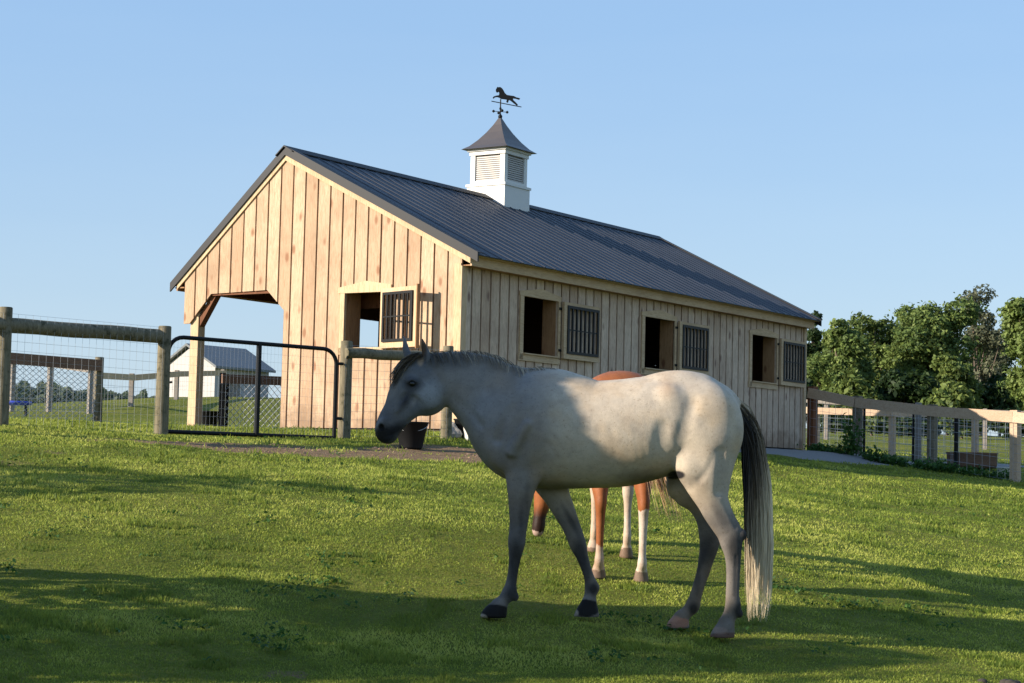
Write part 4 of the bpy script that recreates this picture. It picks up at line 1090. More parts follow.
class Field:
    def __init__(s, lo, hi, h):
        s.lo = np.array(lo, np.float32); s.h = h
        s.n = np.ceil((np.array(hi) - s.lo) / h).astype(int) + 1
        s.D = np.full(s.n, 1.0, np.float32)
        s.ax = [s.lo[i] + np.arange(s.n[i], dtype=np.float32) * h for i in range(3)]
    def block(s, lo, hi):
        a = np.clip(np.floor((np.array(lo) - s.lo) / s.h).astype(int), 0, s.n - 1); b = np.clip(np.ceil((np.array(hi) - s.lo) / s.h).astype(int) + 1, 1, s.n)
        sl = tuple(slice(i, j) for i, j in zip(a, b))
        X = s.ax[0][sl[0]][:, None, None]; Y = s.ax[1][sl[1]][None, :, None]; Z = s.ax[2][sl[2]][None, None, :]
        return sl, X, Y, Z
    def merge(s, sl, d, k, sub=False):
        a = s.D[sl]
        if sub: d = -d; hh = np.maximum(k - np.abs(a - d), 0) / k; s.D[sl] = np.maximum(a, d) + hh * hh * k * .25
        else: hh = np.maximum(k - np.abs(a - d), 0) / k; s.D[sl] = np.minimum(a, d) - hh * hh * k * .25
    def tube(s, nodes, k=.03, sub=False, cut=None, n=4):
        """nodes (x, z, y, r_inplane, r_lateral); x-z is the horse's profile plane, y sideways"""
        P = catmull(nodes, n); pad = max(.06, k * 1.5); rm = P[:, 3].max(); 
        lo = (P[:, 0].min() - rm - pad, (P[:, 2] - P[:, 4]).min() - pad, P[:, 1].min() - rm - pad); hi = (P[:, 0].max() + rm + pad, (P[:, 2] + P[:, 4]).max() + pad, P[:, 1].max() + rm + pad)
        sl, X, Y, Z = s.block(lo, hi)
        if s.D[sl].size == 0: return
        best = np.full(s.D[sl].shape, 9, np.float32)
        for a, b in zip(P[:-1], P[1:]):
            dx, dz = b[0] - a[0], b[1] - a[1]; L2 = dx * dx + dz * dz + 1e-9
            t = np.clip(((X - a[0]) * dx + (Z - a[1]) * dz) / L2, 0, 1)       # (nx,1,nz)
            cx = a[0] + t * dx; cz = a[1] + t * dz; cy = a[2] + t * (b[2] - a[2]); ri = a[3] + t * (b[3] - a[3]); rl = a[4] + t * (b[4] - a[4])
            p2 = (X - cx) ** 2 + (Z - cz) ** 2; q2 = (Y - cy) ** 2
            k0 = np.sqrt(p2 / ri ** 2 + q2 / rl ** 2); k1 = np.sqrt(p2 / ri ** 4 + q2 / rl ** 4) + 1e-6
            d = np.maximum(k0 * (k0 - 1) / k1, -np.minimum(ri, rl) * .9); d = np.where(k0 < .15, -np.minimum(ri, rl) * .9, d)
            best = np.minimum(best, d)
        if cut is not None: best = np.maximum(best, (cut - Z) + 0 * X)
        s.merge(sl, best.astype(np.float32), k, sub)
    def ell(s, c, r, k=.03, sub=False, rot=0.0):
        """ellipsoid c = (x, z, y), r = (rx, rz, ry), rotated in the profile plane"""
        R_ = max(r) + max(.06, k * 1.5)
        sl, X, Y, Z = s.block((c[0] - R_, c[2] - R_, c[1] - R_), (c[0] + R_, c[2] + R_, c[1] + R_))
        co, si = math.cos(rot), math.sin(rot); u = (X - c[0]) * co + (Z - c[1]) * si; w = -(X - c[0]) * si + (Z - c[1]) * co; v = Y - c[2]
        k0 = np.sqrt((u / r[0]) ** 2 + (w / r[1]) ** 2 + (v / r[2]) ** 2); k1 = np.sqrt((u / r[0] ** 2) ** 2 + (w / r[1] ** 2) ** 2 + (v / r[2] ** 2) ** 2) + 1e-6
        s.merge(sl, (k0 * (k0 - 1) / k1).astype(np.float32), k, sub)
    def mesh(s):
        D = s.D; n = np.array(D.shape); cn = n - 1
        acc = np.zeros(tuple(cn) + (3,), np.float32); cnt = np.zeros(tuple(cn), np.float32); crosses = []
        I = [np.arange(k, dtype=np.float32) for k in n]
        for ax in range(3):
            sa = [slice(None)] * 3; sb = [slice(None)] * 3; sa[ax] = slice(0, -1); sb[ax] = slice(1, None)
            a = D[tuple(sa)]; b = D[tuple(sb)]; cr_ = (a < 0) != (b < 0); crosses.append((cr_, a < 0))
            ii = np.argwhere(cr_); t = a[cr_] / (a[cr_] - b[cr_]); pos = ii.astype(np.float32); pos[:, ax] += t
            o = [k for k in range(3) if k != ax]
            for du in (0, 1):
                for dv in (0, 1):
                    c = ii.copy(); c[:, o[0]] -= du; c[:, o[1]] -= dv
                    ok = (c >= 0).all(1) & (c < cn).all(1)
                    np.add.at(acc, tuple(c[ok].T), pos[ok]); np.add.at(cnt, tuple(c[ok].T), 1)
        m = cnt > 0; idx = np.full(tuple(cn), -1, np.int64); idx[m] = np.arange(m.sum())
        V = acc[m] / cnt[m][:, None] * s.h + s.lo
        F = []
        for ax in range(3):
            cr_, neg = crosses[ax]; ii = np.argwhere(cr_); sg = neg[cr_]; o = [(ax + 1) % 3, (ax + 2) % 3]
            ok = (ii[:, o[0]] > 0) & (ii[:, o[1]] > 0) & (ii[:, o[0]] < cn[o[0]]) & (ii[:, o[1]] < cn[o[1]]); ii = ii[ok]; sg = sg[ok]
            q = []
            for du, dv in ((-1, -1), (0, -1), (0, 0), (-1, 0)):
                c = ii.copy(); c[:, o[0]] += du; c[:, o[1]] += dv; q.append(idx[tuple(c.T)])
            q = np.stack(q, 1); q[~sg] = q[~sg][:, ::-1]; F.append(q)
        return V, np.concatenate(F)

def skin_mat(name, rough=.62, mott=(.72, .72, .74), fine=.18, seed=0, mscale=9):
    m, t, b = new_mat(name)
    a = t.nodes.new('ShaderNodeAttribute'); a.attribute_name = 'coat'
    v = coords(t)
    n = noise(t, v, mscale, 5, .62); n2 = noise(t, v, 3.2, 3); n3 = noise(t, coords(t, (90, 90, 28)), 3, 4, .7); n4 = noise(t, v, 62, 3, .6); n5 = noise(t, coords(t, (1, 1, 1.5)), 24, 3, .6)
    c = mix(t, mrange(t, n, .40, .70, 0, .75), a.outputs['Color'], mott, 'MULTIPLY')
    c = mix(t, mrange(t, n2, .48, .68, 0, .6), c, (1.0, .84, .64), 'MULTIPLY')
    c = mix(t, mrange(t, n3, .4, .7, 0, fine * 1.8), c, (.6, .58, .56), 'MULTIPLY')
    c = mix(t, mrange(t, n4, .60, .70, 0, .45), c, (.5, .44, .38), 'MULTIPLY'); c = mix(t, mrange(t, n5, .5, .62, 0, .3), c, (.78, .77, .78), 'MULTIPLY')
    t.links.new(c, b.inputs['Base Color']); b.inputs['Roughness'].default_value = rough; b.inputs['Specular IOR Level'].default_value = .14
    bump(t, b, n3, .35, .006)
    return m

def hair_mat(name, c1, c2, c3):
    m, t, b = new_mat(name); a = attr(t, 'tint')
    t.links.new(ramp(t, a.outputs['Fac'], [(0, c1), (.5, c2), (1, c3)]), b.inputs['Base Color'])
    b.inputs['Roughness'].default_value = .5; b.inputs['Specular IOR Level'].default_value = .35
    return m
M['grey_hair'] = hair_mat('grey_horse_hair', (.012, .012, .013), (.17, .13, .085), (.74, .61, .42))
M['blond_hair'] = hair_mat('chestnut_horse_hair', (.14, .06, .02), (.42, .24, .12), (.62, .43, .27))
M['eye'] = paint('horse_eye', (.008, .006, .005), .12, 0, .1)

def strands(name, paths, tints, w, mat, parent):
    """paths (n, k, 3) -> flat tapering ribbons with random facing"""
    rs = np.random.RandomState(4); P = np.asarray(paths, float); n, k, _ = P.shape
    side = rs.normal(size=(n, 3)); side[:, 2] *= .2; side /= np.linalg.norm(side, axis=1)[:, None]
    taper = np.interp(np.linspace(0, 1, k), [0, .1, .7, 1], [.7, 1, .9, .15])
    wv_ = np.asarray(w) * np.ones(n)
    off = side[:, None, :] * (wv_[:, None, None] * taper[None, :, None]) / 2
    V = np.stack([P - off, P + off], 2).reshape(n, k * 2, 3)
    i = (np.arange(n) * k * 2)[:, None]; j = np.arange(k - 1)[None, :] * 2
    F = np.stack([i + j, i + j + 1, i + j + 3, i + j + 2], -1).reshape(-1, 4)
    tt = np.asarray(tints)
    if tt.ndim == 1: tt = np.repeat(tt[:, None], k - 1, 1)
    return link_mesh(name, V.reshape(-1, 3), F, mat, parent, smooth=True, tint=np.clip(tt, 0, 1).ravel())

def set_coat(o, colour):
    a = o.data.attributes.new('coat', 'FLOAT_COLOR', 'POINT'); c = np.ones((len(colour), 4), np.float32); c[:, :3] = colour
    a.data.foreach_set('color', c.ravel())

# ---------------- grey horse, standing side-on, 11.75 m from the camera
HD = 11.75
horg = at(600, 628, HD)
def gl(px, py, dy=0.0):
    p = at(px, py, HD + dy) - horg; return p[0], p[2]
S_ = HD / FPX                                         # metres per photo pixel at the horse
def nd(px, py, r, lat, dy=0.0):
    x, z = gl(px, py, dy); return (x, z, dy, r * S_, lat)

def grey_horse():
    root = empty('grey_horse', tuple(horg), 0, 'pale grey horse with dark muzzle standing side-on in the foreground, facing left', 'horse')
    lo = np.array([gl(365, 345)[0] - .03, -.42, gl(600, 648)[1]]); hi = np.array([gl(770, 500)[0], .42, gl(400, 328)[1]])
    f = Field(lo, hi, .0075)
    # trunk
    f.tube([nd(509, 426, 33, .17), nd(520, 427, 50, .20), nd(537, 429, 57.5, .235), nd(560, 430, 58.5, .275), nd(590, 434, 54, .30), nd(620, 433, 53.5, .305), nd(648, 428, 51.5, .295), nd(676, 422, 47.5, .275), nd(696, 421, 44.5, .24)], .05, n=5)
    # chest point
    f.ell((*gl(505, 446), 0), (.12, .17, .17), .06, rot=.25)
    f.ell((*gl(548, 384), 0), (.16, .085, .06), .06)                                   # withers
    f.ell((*gl(681, 384), 0), (.18, .07, .12), .08)                                    # croup
    f.tube([nd(700, 396, 14, .07), nd(722, 397, 10, .05), nd(734, 404, 7, .035)], .05)   # dock root
    # neck
    f.tube([nd(441, 374, 19, .068), nd(450, 379, 24.5, .075), nd(469, 386, 30, .085), nd(495, 405, 38.5, .12), nd(518, 422, 48, .17)], .05, n=5)
    f.tube([nd(432, 360, 6, .03), nd(455, 358, 6, .03), nd(485, 361, 6, .03), nd(510, 372, 7, .035), nd(530, 377, 8, .04)], .035)
    # head, turned a little towards the camera
    f.tube([nd(422, 371, 16, .062, .01), nd(417.5, 381, 22, .082, 0), nd(409, 396, 21, .070, -.015), nd(400, 409.5, 16.2, .055, -.035), nd(392.5, 420, 14.2, .050, -.05), nd(388, 428.5, 12.8, .055, -.06), nd(387.3, 431.5, 12.2, .052, -.062)], .03, n=5)
    f.ell((*gl(426, 392), -.0), (.148, .150, .078), .025)                                # jowl
    f.ell((*gl(427.5, 391), -.055), (.115, .12, .035), .02)
    f.ell((*gl(389, 437), -.06), (.035, .036, .042), .02)                                # lower lip and chin
    f.ell((*gl(384.5, 426), -.10), (.035, .048, .022), .02, rot=-.3)                    # near nostril flare
    f.ell((*gl(384.5, 426), -.02), (.035, .048, .022), .02, rot=-.3)
    f.ell((*gl(382.8, 428.0), -.130), (.015, .025, .022), .006, True, rot=-.35)
    f.tube([(*gl(380.5, 438.8), -.115, .004, .016), (*gl(387, 437.6), -.122, .004, .014), (*gl(394.5, 434), -.11, .004, .010)], .006, True)   # mouth line
    f.ell((*gl(412.5, 381), -.077), (.036, .026, .018), .02)                             # brow
    f.ell((*gl(412.5, 381), .085), (.036, .026, .018), .02)
    f.ell((*gl(413, 384.3), -.097), (.026, .018, .014), .008, True)
    f.tube([(*gl(408.5, 383.5), -.094, .005, .006), (*gl(412.5, 380.6), -.099, .006, .008), (*gl(417.5, 383.2), -.093, .005, .006)], .008)                      # eye socket
    f.tube([(*gl(411, 394), -.078, .010, .006), (*gl(404, 404), -.085, .010, .006), (*gl(398, 412), -.094, .008, .005)], .014)   # facial crest
    f.ell((*gl(418, 404), -.083), (.05, .018, .010), .03, True, rot=-.9)                 # hollow above the bars
    f.ell((*gl(404, 398), -.082), (.03, .012, .006), .02, True, rot=.9)
    f.tube([nd(431, 368, 1.6, .012, -.088), nd(440, 379, 1.8, .012, -.094), nd(444, 392, 1.8, .012, -.092), nd(443, 402, 1.6, .014, -.07)], .02, True)
    f.tube([nd(430, 416, 1.2, .012, -.058), nd(418, 417, 1.2, .010, -.062), nd(409, 421, 1.2, .010, -.066)], .02, True)
    # ears
    f.tube([nd(426, 365, 4.6, .020, -.045), nd(426.2, 356, 4.4, .022, -.05), nd(424.3, 347.5, 3.2, .016, -.052), nd(422.0, 338.5, .8, .006, -.05)], .010)
    f.tube([nd(423.0, 361, 2.6, .018, -.062), nd(423.4, 353, 2.8, .016, -.070), nd(422.6, 346, 1.6, .012, -.068)], .006, True)
    f.tube([nd(411.0, 361, 4.4, .020, .06), nd(406.5, 352, 3.8, .020, .06), nd(405.3, 345, 2.8, .014, .06), nd(404.0, 336, .8, .006, .06)], .010)
    # shoulder and near foreleg
    yn, yf = -.135, .135
    f.tube([nd(540, 392, 14, .05, -.06), nd(528, 415, 22, .07, -.12), nd(513, 440, 23, .075, -.14), nd(511, 452, 20, .07, -.14)], .05)
    f.tube([nd(524, 448, 25, .085, yn), nd(524, 462, 21, .080, yn), nd(523, 476, 17.2, .070, yn - .005), nd(521, 491, 13.4, .056, yn - .01), nd(519.6, 508, 10.6, .046, yn - .01), nd(518.6, 524, 9.0, .040, yn - .01), nd(517.4, 534, 8.6, .040, yn - .01), nd(516.6, 543, 8.6, .041, yn - .01), nd(515.6, 552, 6.9, .034, yn - .01), nd(514.2, 563, 5.5, .026, yn - .01), nd(512.4, 576, 5.1, .024, yn - .01), nd(510.6, 586, 5.8, .027, yn - .01), nd(509.2, 593, 7.4, .033, yn - .01), nd(503.6, 600, 6.0, .029, yn - .01), nd(498.5, 605, 7.0, .034, yn - .01)], .025)
    f.ell((*gl(515.6, 595.5), yn - .01), (.020, .026, .02), .015)                          # ergot tuft
    f.ell((*gl(534, 466), yn), (.09, .07, .05), .04)                                       # elbow
    f.ell((*gl(532, 440), -.185), (.15, .09, .05), .05, rot=1.2)                           # triceps
    f.tube([nd(546, 446, 2, .02, -.29), nd(545, 462, 2, .02, -.27), nd(545, 480, 2, .02, -.24)], .05, True)
    # far foreleg
    f.tube([nd(545, 460, 24, .08, yf), nd(549, 478, 18.5, .07, yf), nd(556, 494, 13.8, .056, yf), nd(565, 513, 11.0, .046, yf), nd(571.5, 527, 9.2, .040, yf), nd(576, 539, 8.8, .041, yf), nd(578.8, 547, 8.2, .040, yf), nd(582, 556, 6.3, .030, yf), nd(586, 568, 5.2, .025, yf), nd(589.6, 579, 5.4, .026, yf), nd(591.6, 587, 7.0, .033, yf), nd(590.4, 595, 6.2, .030, yf), nd(589, 603, 7.2, .034, yf)], .025)
    f.ell((*gl(596.5, 588, yf), yf), (.018, .024, .02), .015)
    # haunches
    for sgn, a in ((-1, 0), (1, 1)):
        f.ell((*gl(706, 428), sgn * .13), (.215, .27, .14), .06, rot=.15)
    hn, hf = -.145, .125
    f.tube([nd(706, 440, 31.5, .135, hn + .01), nd(706, 457, 29, .12, hn + .005), nd(706, 473, 25.2, .10, hn), nd(708.5, 486, 20.5, .082, hn), nd(712, 499, 16.0, .066, hn), nd(717, 511, 14.4, .055, hn), nd(723, 522, 13.2, .046, hn), nd(729, 532, 12.6, .040, hn), nd(731.2, 542, 11.2, .038, hn), nd(732.6, 552, 8.8, .033, hn), nd(733.3, 565, 7.3, .028, hn), nd(733, 580, 6.8, .027, hn), nd(732.5, 596, 6.8, .027, hn), nd(733, 607, 8.0, .033, hn), nd(730, 615, 7.0, .031, hn), nd(726.5, 622, 7.4, .034, hn)], .03)
    f.ell((*gl(739.5, 534), hn), (.026, .036, .022), .015)                                 # point of hock
    f.ell((*gl(737, 612), hn), (.020, .026, .02), .015)
    f.ell((*gl(685, 466), hn - .02), (.075, .10, .075), .05, rot=.3)                       # stifle
    f.tube([nd(664, 428, 5, .03, -.325), nd(663, 446, 7, .04, -.325), nd(668, 466, 5, .03, -.29)], .06, True)    # flank hollow
    f.tube([nd(722, 452, 1.8, .016, -.275), nd(722, 475, 1.8, .016, -.245), nd(720, 492, 1.6, .012, -.215)], .045, True)    # groove behind the thigh
    f.tube([nd(690, 484, 24, .09, hf), nd(699, 497, 17, .07, hf), nd(706, 510, 14, .058, hf), nd(708.5, 523, 11.6, .047, hf), nd(709.5, 535, 10.8, .042, hf), nd(709, 547, 9.6, .038, hf), nd(706.5, 558, 8.0, .033, hf), nd(703.4, 571, 6.7, .028, hf), nd(699, 585, 6.1, .027, hf), nd(695.3, 597, 6.2, .028, hf), nd(692.5, 606, 7.4, .033, hf), nd(687, 612, 6.3, .031, hf), nd(681.5, 616.5, 6.8, .034, hf)], .03)
    f.ell((*gl(716.5, 541, hf), hf), (.024, .034, .022), .015)
    # muscle and tendon lines on the near side
    f.tube([nd(529, 388, 2, .018, -.225), nd(514, 405, 2.2, .020, -.232), nd(501, 424, 2.2, .018, -.225), nd(497, 440, 2, .016, -.20)], .045, True)
    f.tube([nd(452, 398, 2, .014, -.092), nd(466, 410, 2.2, .016, -.112), nd(480, 425, 2.2, .016, -.14)], .035, True)
    f.tube([nd(527, 425, 4, .03, -.245), nd(518, 440, 5, .035, -.24), nd(512, 452, 5, .03, -.225)], .03)
    f.tube([nd(546, 402, 2, .018, -.285), nd(551, 424, 2.2, .018, -.31), nd(549, 446, 2, .018, -.31)], .05, True)
    f.tube([nd(521, 494, 1.0, .006, -.208), nd(521, 510, 1.0, .006, -.196), nd(519.5, 526, 1.0, .005, -.188)], .018, True)
    f.tube([nd(516.2, 558, .9, .005, -.176), nd(514.6, 572, .9, .005, -.172), nd(512.5, 584, .9, .005, -.175)], .012, True)
    f.tube([nd(736.5, 556, .9, .006, -.178), nd(736, 575, .9, .006, -.175), nd(735.6, 596, .9, .006, -.176)], .012, True)
    f.tube([nd(729, 505, 1.4, .010, -.212), nd(733, 516, 1.4, .010, -.20), nd(737, 527, 1.2, .010, -.19)], .022, True)
    f.tube([nd(700, 480, 2, .014, -.255), nd(708, 470, 2, .014, -.275), nd(717, 452, 2, .014, -.29)], .03, True)
    f.tube([nd(693, 400, 2, .02, -.285), nd(688, 418, 2, .02, -.31), nd(681, 440, 2, .016, -.315)], .07, True)
    f.ell((*gl(667, 400), -.20), (.045, .055, .035), .08)                                 # point of hip
    f.ell((*gl(727, 421), -.13), (.05, .05, .05), .04)                                  # point of buttock
    for k_ in range(5):
        xr = 585 + k_ * 13
        f.tube([nd(xr, 428, .8, .004, -.339), nd(xr + 4, 444, .8, .004, -.339), nd(xr + 4, 460, .8, .004, -.306)], .045, True)
    # sheath and belly line
    f.ell((*gl(671, 473), 0), (.06, .024, .035), .02, rot=-.35)
    # hooves, flat on the ground
    def hoof(cx, cy, bx_, by_, rt, rb, y):
        gzl = g1(horg[0] + gl(bx_, by_, y)[0], HD + y) - horg[2]
        x0, z0 = gl(cx, cy, y); x1, z1 = gl(bx_, by_, y)
        f.tube([(x0, z0, y, rt * S_, .038), ((x0 * 2 + x1) / 3, (z0 * 2 + z1) / 3, y, (rt * 2 + rb) / 3 * S_, .046), (x1, z1, y, rb * S_, .055), (x1 - .004, z1 - .03, y, rb * S_ * 1.02, .056)], .010, cut=z1)
        return z1
    Z1 = [hoof(499.5, 606, 493.5, 617.6, 7.8, 12.8, yn - .01), hoof(588.8, 604, 586.8, 616.6, 8.0, 12.6, yf), hoof(726, 625.5, 722.5, 637.4, 8.4, 12.0, hn), hoof(681, 618.5, 677.8, 628.2, 7.8, 11.6, hf)]
    V, F = f.mesh()
    # light smoothing of the grid steps
    E_ = np.concatenate([F[:, [0, 1]], F[:, [1, 2]], F[:, [2, 3]], F[:, [3, 0]]]); 
    for _ in range(1):
        s_ = np.zeros_like(V); c_ = np.zeros(len(V), np.float32)
        np.add.at(s_, E_[:, 0], V[E_[:, 1]]); np.add.at(c_, E_[:, 0], 1); V = V * .5 + s_ / c_[:, None] * .5
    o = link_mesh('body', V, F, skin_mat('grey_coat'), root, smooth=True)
    # coat colours by place on the animal, with some shade put in
    px, py = topx(np.c_[V[:, 0] + horg[0], np.full(len(V), HD), V[:, 2] + horg[2]])
    y = V[:, 1]; nz = noise2(V[:, 0] * 1.0 + 50, V[:, 2] + 50, 12, 4, 9)
    def blobm(cx, cy, rx, ry, soft=.35, ang=0.):
        c, s = math.cos(ang), math.sin(ang); u = (px - cx) * c + (py - cy) * s; w = -(px - cx) * s + (py - cy) * c
        return np.clip((1 - np.hypot(u / rx, w / ry) + (nz - .5) * .5) / soft, 0, 1)[:, None]
    def lerp(c, col, w): return c * (1 - w) + np.array(col) * w
    C = np.tile(np.array([.56, .47, .36]), (len(V), 1))
    C = lerp(C, (.19, .185, .185), np.clip((566 - px) / 40, 0, 1)[:, None] * .85)                    # greyer front, darkened further to deepen the tree's shade in the coat
    C = lerp(C, (.135, .14, .15), np.clip((452 - px) / 25, 0, 1)[:, None] * .85); C = lerp(C, (.27, .28, .30), blobm(480, 410, 22, 40, 1., .6) * .5); C = lerp(C, (.26, .27, .29), blobm(535, 420, 16, 30, 1.) * .45)
    leg = np.clip((py - 492) / 30, 0, 1)[:, None]
    C = lerp(C, (.115, .105, .10), leg * .85)
    # darker knees, hocks and cannon bones
    for cx, cy, rx, ry, w in ((516, 560, 9, 30, .8), (580, 556, 10, 20, .8), (586, 575, 8, 20, .7), (513, 592, 9, 10, .8), (594, 590, 8, 9, .9), (734, 548, 12, 22, .75), (733, 580, 5, 26, .5), (737, 608, 9, 12, .95), (742, 538, 6, 16, .9), (708, 552, 11, 22, .6), (699, 580, 5, 22, .5), (695, 610, 7, 9, .9)):
        C = lerp(C, (.03, .029, .03), blobm(cx, cy, rx, ry, .6) * w)
    for cx, cy, rx, ry in ((501, 600, 7, 5), (589, 598, 6, 5), (727, 620, 8, 6), (685, 613, 7, 6)): C = lerp(C, (.24, .215, .20), blobm(cx, cy, rx, ry, .8) * .6)
    for cx, cy, rx, ry, a_, w in ((521, 520, 4, 30, 0, .5), (526, 500, 5, 22, .1, .4), (572, 522, 4, 24, -.5, .7), (584, 562, 4, 16, -.3, .7), (716, 515, 6, 20, -.5, .45), (742, 545, 4, 20, 0, .8), (737, 575, 3, 26, 0, .7), (704, 560, 4, 24, .35, .7), (513, 575, 2.6, 16, 0, .6)):
        C = lerp(C, (.05, .047, .05), blobm(cx, cy, rx, ry, .7, a_) * w)
    C = lerp(C, (.36, .22, .12), blobm(665, 388, 12, 16, 1.) * .5); C = lerp(C, (.40, .27, .16), blobm(552, 378, 22, 9, 1.) * .45); C = lerp(C, (.36, .26, .17), blobm(700, 490, 14, 22, 1., -.4) * .5); C = lerp(C, (.30, .27, .25), blobm(718, 470, 14, 60, 1.) * .4)
    # groin, girth, sheath darker skin, deepened with the belly's shade
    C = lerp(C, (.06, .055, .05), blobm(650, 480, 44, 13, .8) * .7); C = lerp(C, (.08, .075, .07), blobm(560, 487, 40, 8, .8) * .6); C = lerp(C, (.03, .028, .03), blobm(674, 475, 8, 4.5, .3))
    # muzzle, eye surround, bridge
    C = lerp(C, (.10, .10, .108), blobm(387, 425, 24, 20, .9) * .85); C = lerp(C, (.22, .22, .23), blobm(380, 424, 4, 9, .6, .3) * .6); C = lerp(C, (.02, .02, .024), blobm(385, 436, 15, 12, .5) * .95); C = lerp(C, (.32, .33, .35), blobm(430, 395, 16, 19, .7) * .85); C = lerp(C, (.25, .25, .25), blobm(399, 384, 5, 22, .9, .55) * .6); C = lerp(C, (.015, .015, .018), blobm(397, 430, 20, 8, .8, -.5) * .95)
    C = lerp(C, (.006, .006, .007), blobm(382.8, 428.0, 3.2, 4.8, .3, -.3))
    C = lerp(C, (.045, .045, .05), blobm(413, 385, 13, 9.5, .7) * .95); C = lerp(C, (.03, .03, .034), blobm(407, 399, 6.5, 17, .8, .5) * .9); C = lerp(C, (.30, .28, .27), blobm(415, 402, 3, 9, .7, .5) * .6)
    C = lerp(C, (.10, .06, .035), blobm(423, 349, 6, 13, .5) * .9)
    C = lerp(C, (.11, .11, .115), blobm(446, 363, 34, 12, .9) * .8); C = lerp(C, (.42, .30, .2), blobm(421, 362, 4, 6, .5) * .8)
    # hooves
    for cx, cy, rx, ry, col in ((494, 611, 17, 8.5, (.012, .011, .011)), (587, 609.5, 16, 8.5, (.012, .011, .011)), (722, 634.5, 16, 5.5, (.15, .09, .07)), (677, 624, 16, 5.5, (.34, .19, .14))):
        C = lerp(C, col, blobm(cx, cy, rx, ry, .12))
    C = lerp(C, (.38, .33, .28), blobm(483, 616, 6, 4.5, .3)); C = lerp(C, (.30, .25, .2), blobm(575.5, 614.5, 4, 4, .3))
    C = lerp(C, (.42, .24, .18), blobm(672, 620, 12, 4.5, .3) * .7); C = lerp(C, (.36, .25, .2), blobm(716, 628, 10, 4, .3) * .5)
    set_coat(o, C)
    # eye
    ex_, ez_ = gl(413, 384.4); m = MB(); vs = []
    m.lathe([(0, -.016), (.008, -.0135), (.0135, -.008), (.0155, 0), (.0135, .008), (.008, .0135), (0, .016)], n=16); e = m.build('eye', M['eye'], root); e.location = (ex_, -.090, ez_); e.scale = (1.25, 1.0, 1.05)
    m = MB(); m.lathe([(0, -.016), (.008, -.0135), (.0135, -.008), (.0155, 0), (.0135, .008), (.008, .0135), (0, .016)], n=16); e = m.build('eye', M['eye'], root); e.location = (ex_, .097, ez_)
    rs = np.random.RandomState(11)
    # tail: dock at the croup, thick dark core, wispy blond ends
    n = 1500; k = 16; u = np.linspace(0, 1, k)
    lane = rs.rand(n); depth = rs.uniform(-1, 1, n) * (1 - abs(lane - .5) * .8)
    endy = np.where(rs.rand(n) < .35, rs.uniform(560, 622, n), rs.uniform(450, 595, n))
    root_t = rs.rand(n)
    paths = np.zeros((n, k, 3)); tints = np.zeros((n, k - 1))
    for i in range(n):
        sy = 388 + root_t[i] * 34; sx = np.interp(sy, [386, 396, 410, 424], [727, 735, 742, 746])
        yy = sy + (endy[i] - sy) * u
        left = np.interp(yy, [384, 400, 415, 440, 480, 540, 620], [724, 734, 741, 742.5, 744, 745, 747]); right = np.interp(yy, [384, 395, 410, 440, 480, 540, 600, 625], [728, 745, 752, 763, 770, 773, 771, 766])
        # a strand keeps its lane in the tail; it starts at the dock
        xx = left + (right - left) * lane[i] + np.sin(yy * .05 + i) * .8 + rs.normal(0, .5)
        w0 = np.clip(1 - u * 4, 0, 1); xx = xx * (1 - w0) + sx * w0
        dd = depth[i] * np.interp(yy, [385, 430, 500, 600], [.025, .055, .07, .06]) - .0
        P = np.array([(*gl(a, b), 0) for a, b in zip(xx, yy)]); paths[i, :, 0] = P[:, 0]; paths[i, :, 2] = P[:, 1]; paths[i, :, 1] = dd
        yc = (yy[1:] + yy[:-1]) / 2
        dark = np.interp(yc, [388, 400, 420, 460, 505, 560, 600], [.5, .45, .0, .12, .6, .95, 1.1]) + (lane[i] - .45) * np.interp(yc, [390, 440, 480, 540, 600], [1.1, .7, 1.1, .7, .3]) + rs.normal(0, .12)
        tints[i] = dark
    strands('tail', paths, tints, .0052, M['grey_hair'], root)
    # mane lying over the crest, forelock over the brow
    n = 620; k = 8; u = np.linspace(0, 1, k); paths = np.zeros((n, k, 3)); tints = np.zeros(n)
    cx_ = [424, 432, 450, 470, 485, 500, 512, 524, 540, 556]; cy_ = [354, 351.5, 350.5, 350.5, 352, 357, 364, 368.5, 367, 369]
    for i in range(n):
        s0 = 426 + 128 * rs.rand() ** 1.05; c0 = np.interp(s0, cx_, cy_) + rs.uniform(-.5, 1.5); near = rs.rand() < .52
        ln = rs.uniform(7, 19) * np.interp(s0, [426, 450, 520, 556], [.8, 1, .9, .35]); dr = rs.uniform(.2, .9) * 12
        xx = s0 + u * dr + rs.normal(0, .4) * u * 3; yy = c0 - 1.4 * np.sin(np.clip(u * 3, 0, math.pi)) + ln * u ** 1.5
        lat = np.interp(yy - c0, [0, 4, 10, 20, 30], [.012, .035, .062, .092, .11]) * np.interp(s0, [426, 470, 520, 556], [.9, 1.0, 1.25, 1.1])
        P = np.array([gl(a, b) for a, b in zip(xx, yy)]); paths[i, :, 0] = P[:, 0]; paths[i, :, 2] = P[:, 1]; paths[i, :, 1] = (-1 if near else 1) * (lat + .012 + rs.rand() * .008)
        tints[i] = rs.normal(.30, .16) + np.interp(s0, [426, 480, 515, 556], [0, .12, .25, .35])
    strands('mane', paths, tints, .0036, M['grey_hair'], root)
    n = 620; paths = np.zeros((n, k, 3)); tints = rs.normal(.27, .16, n)
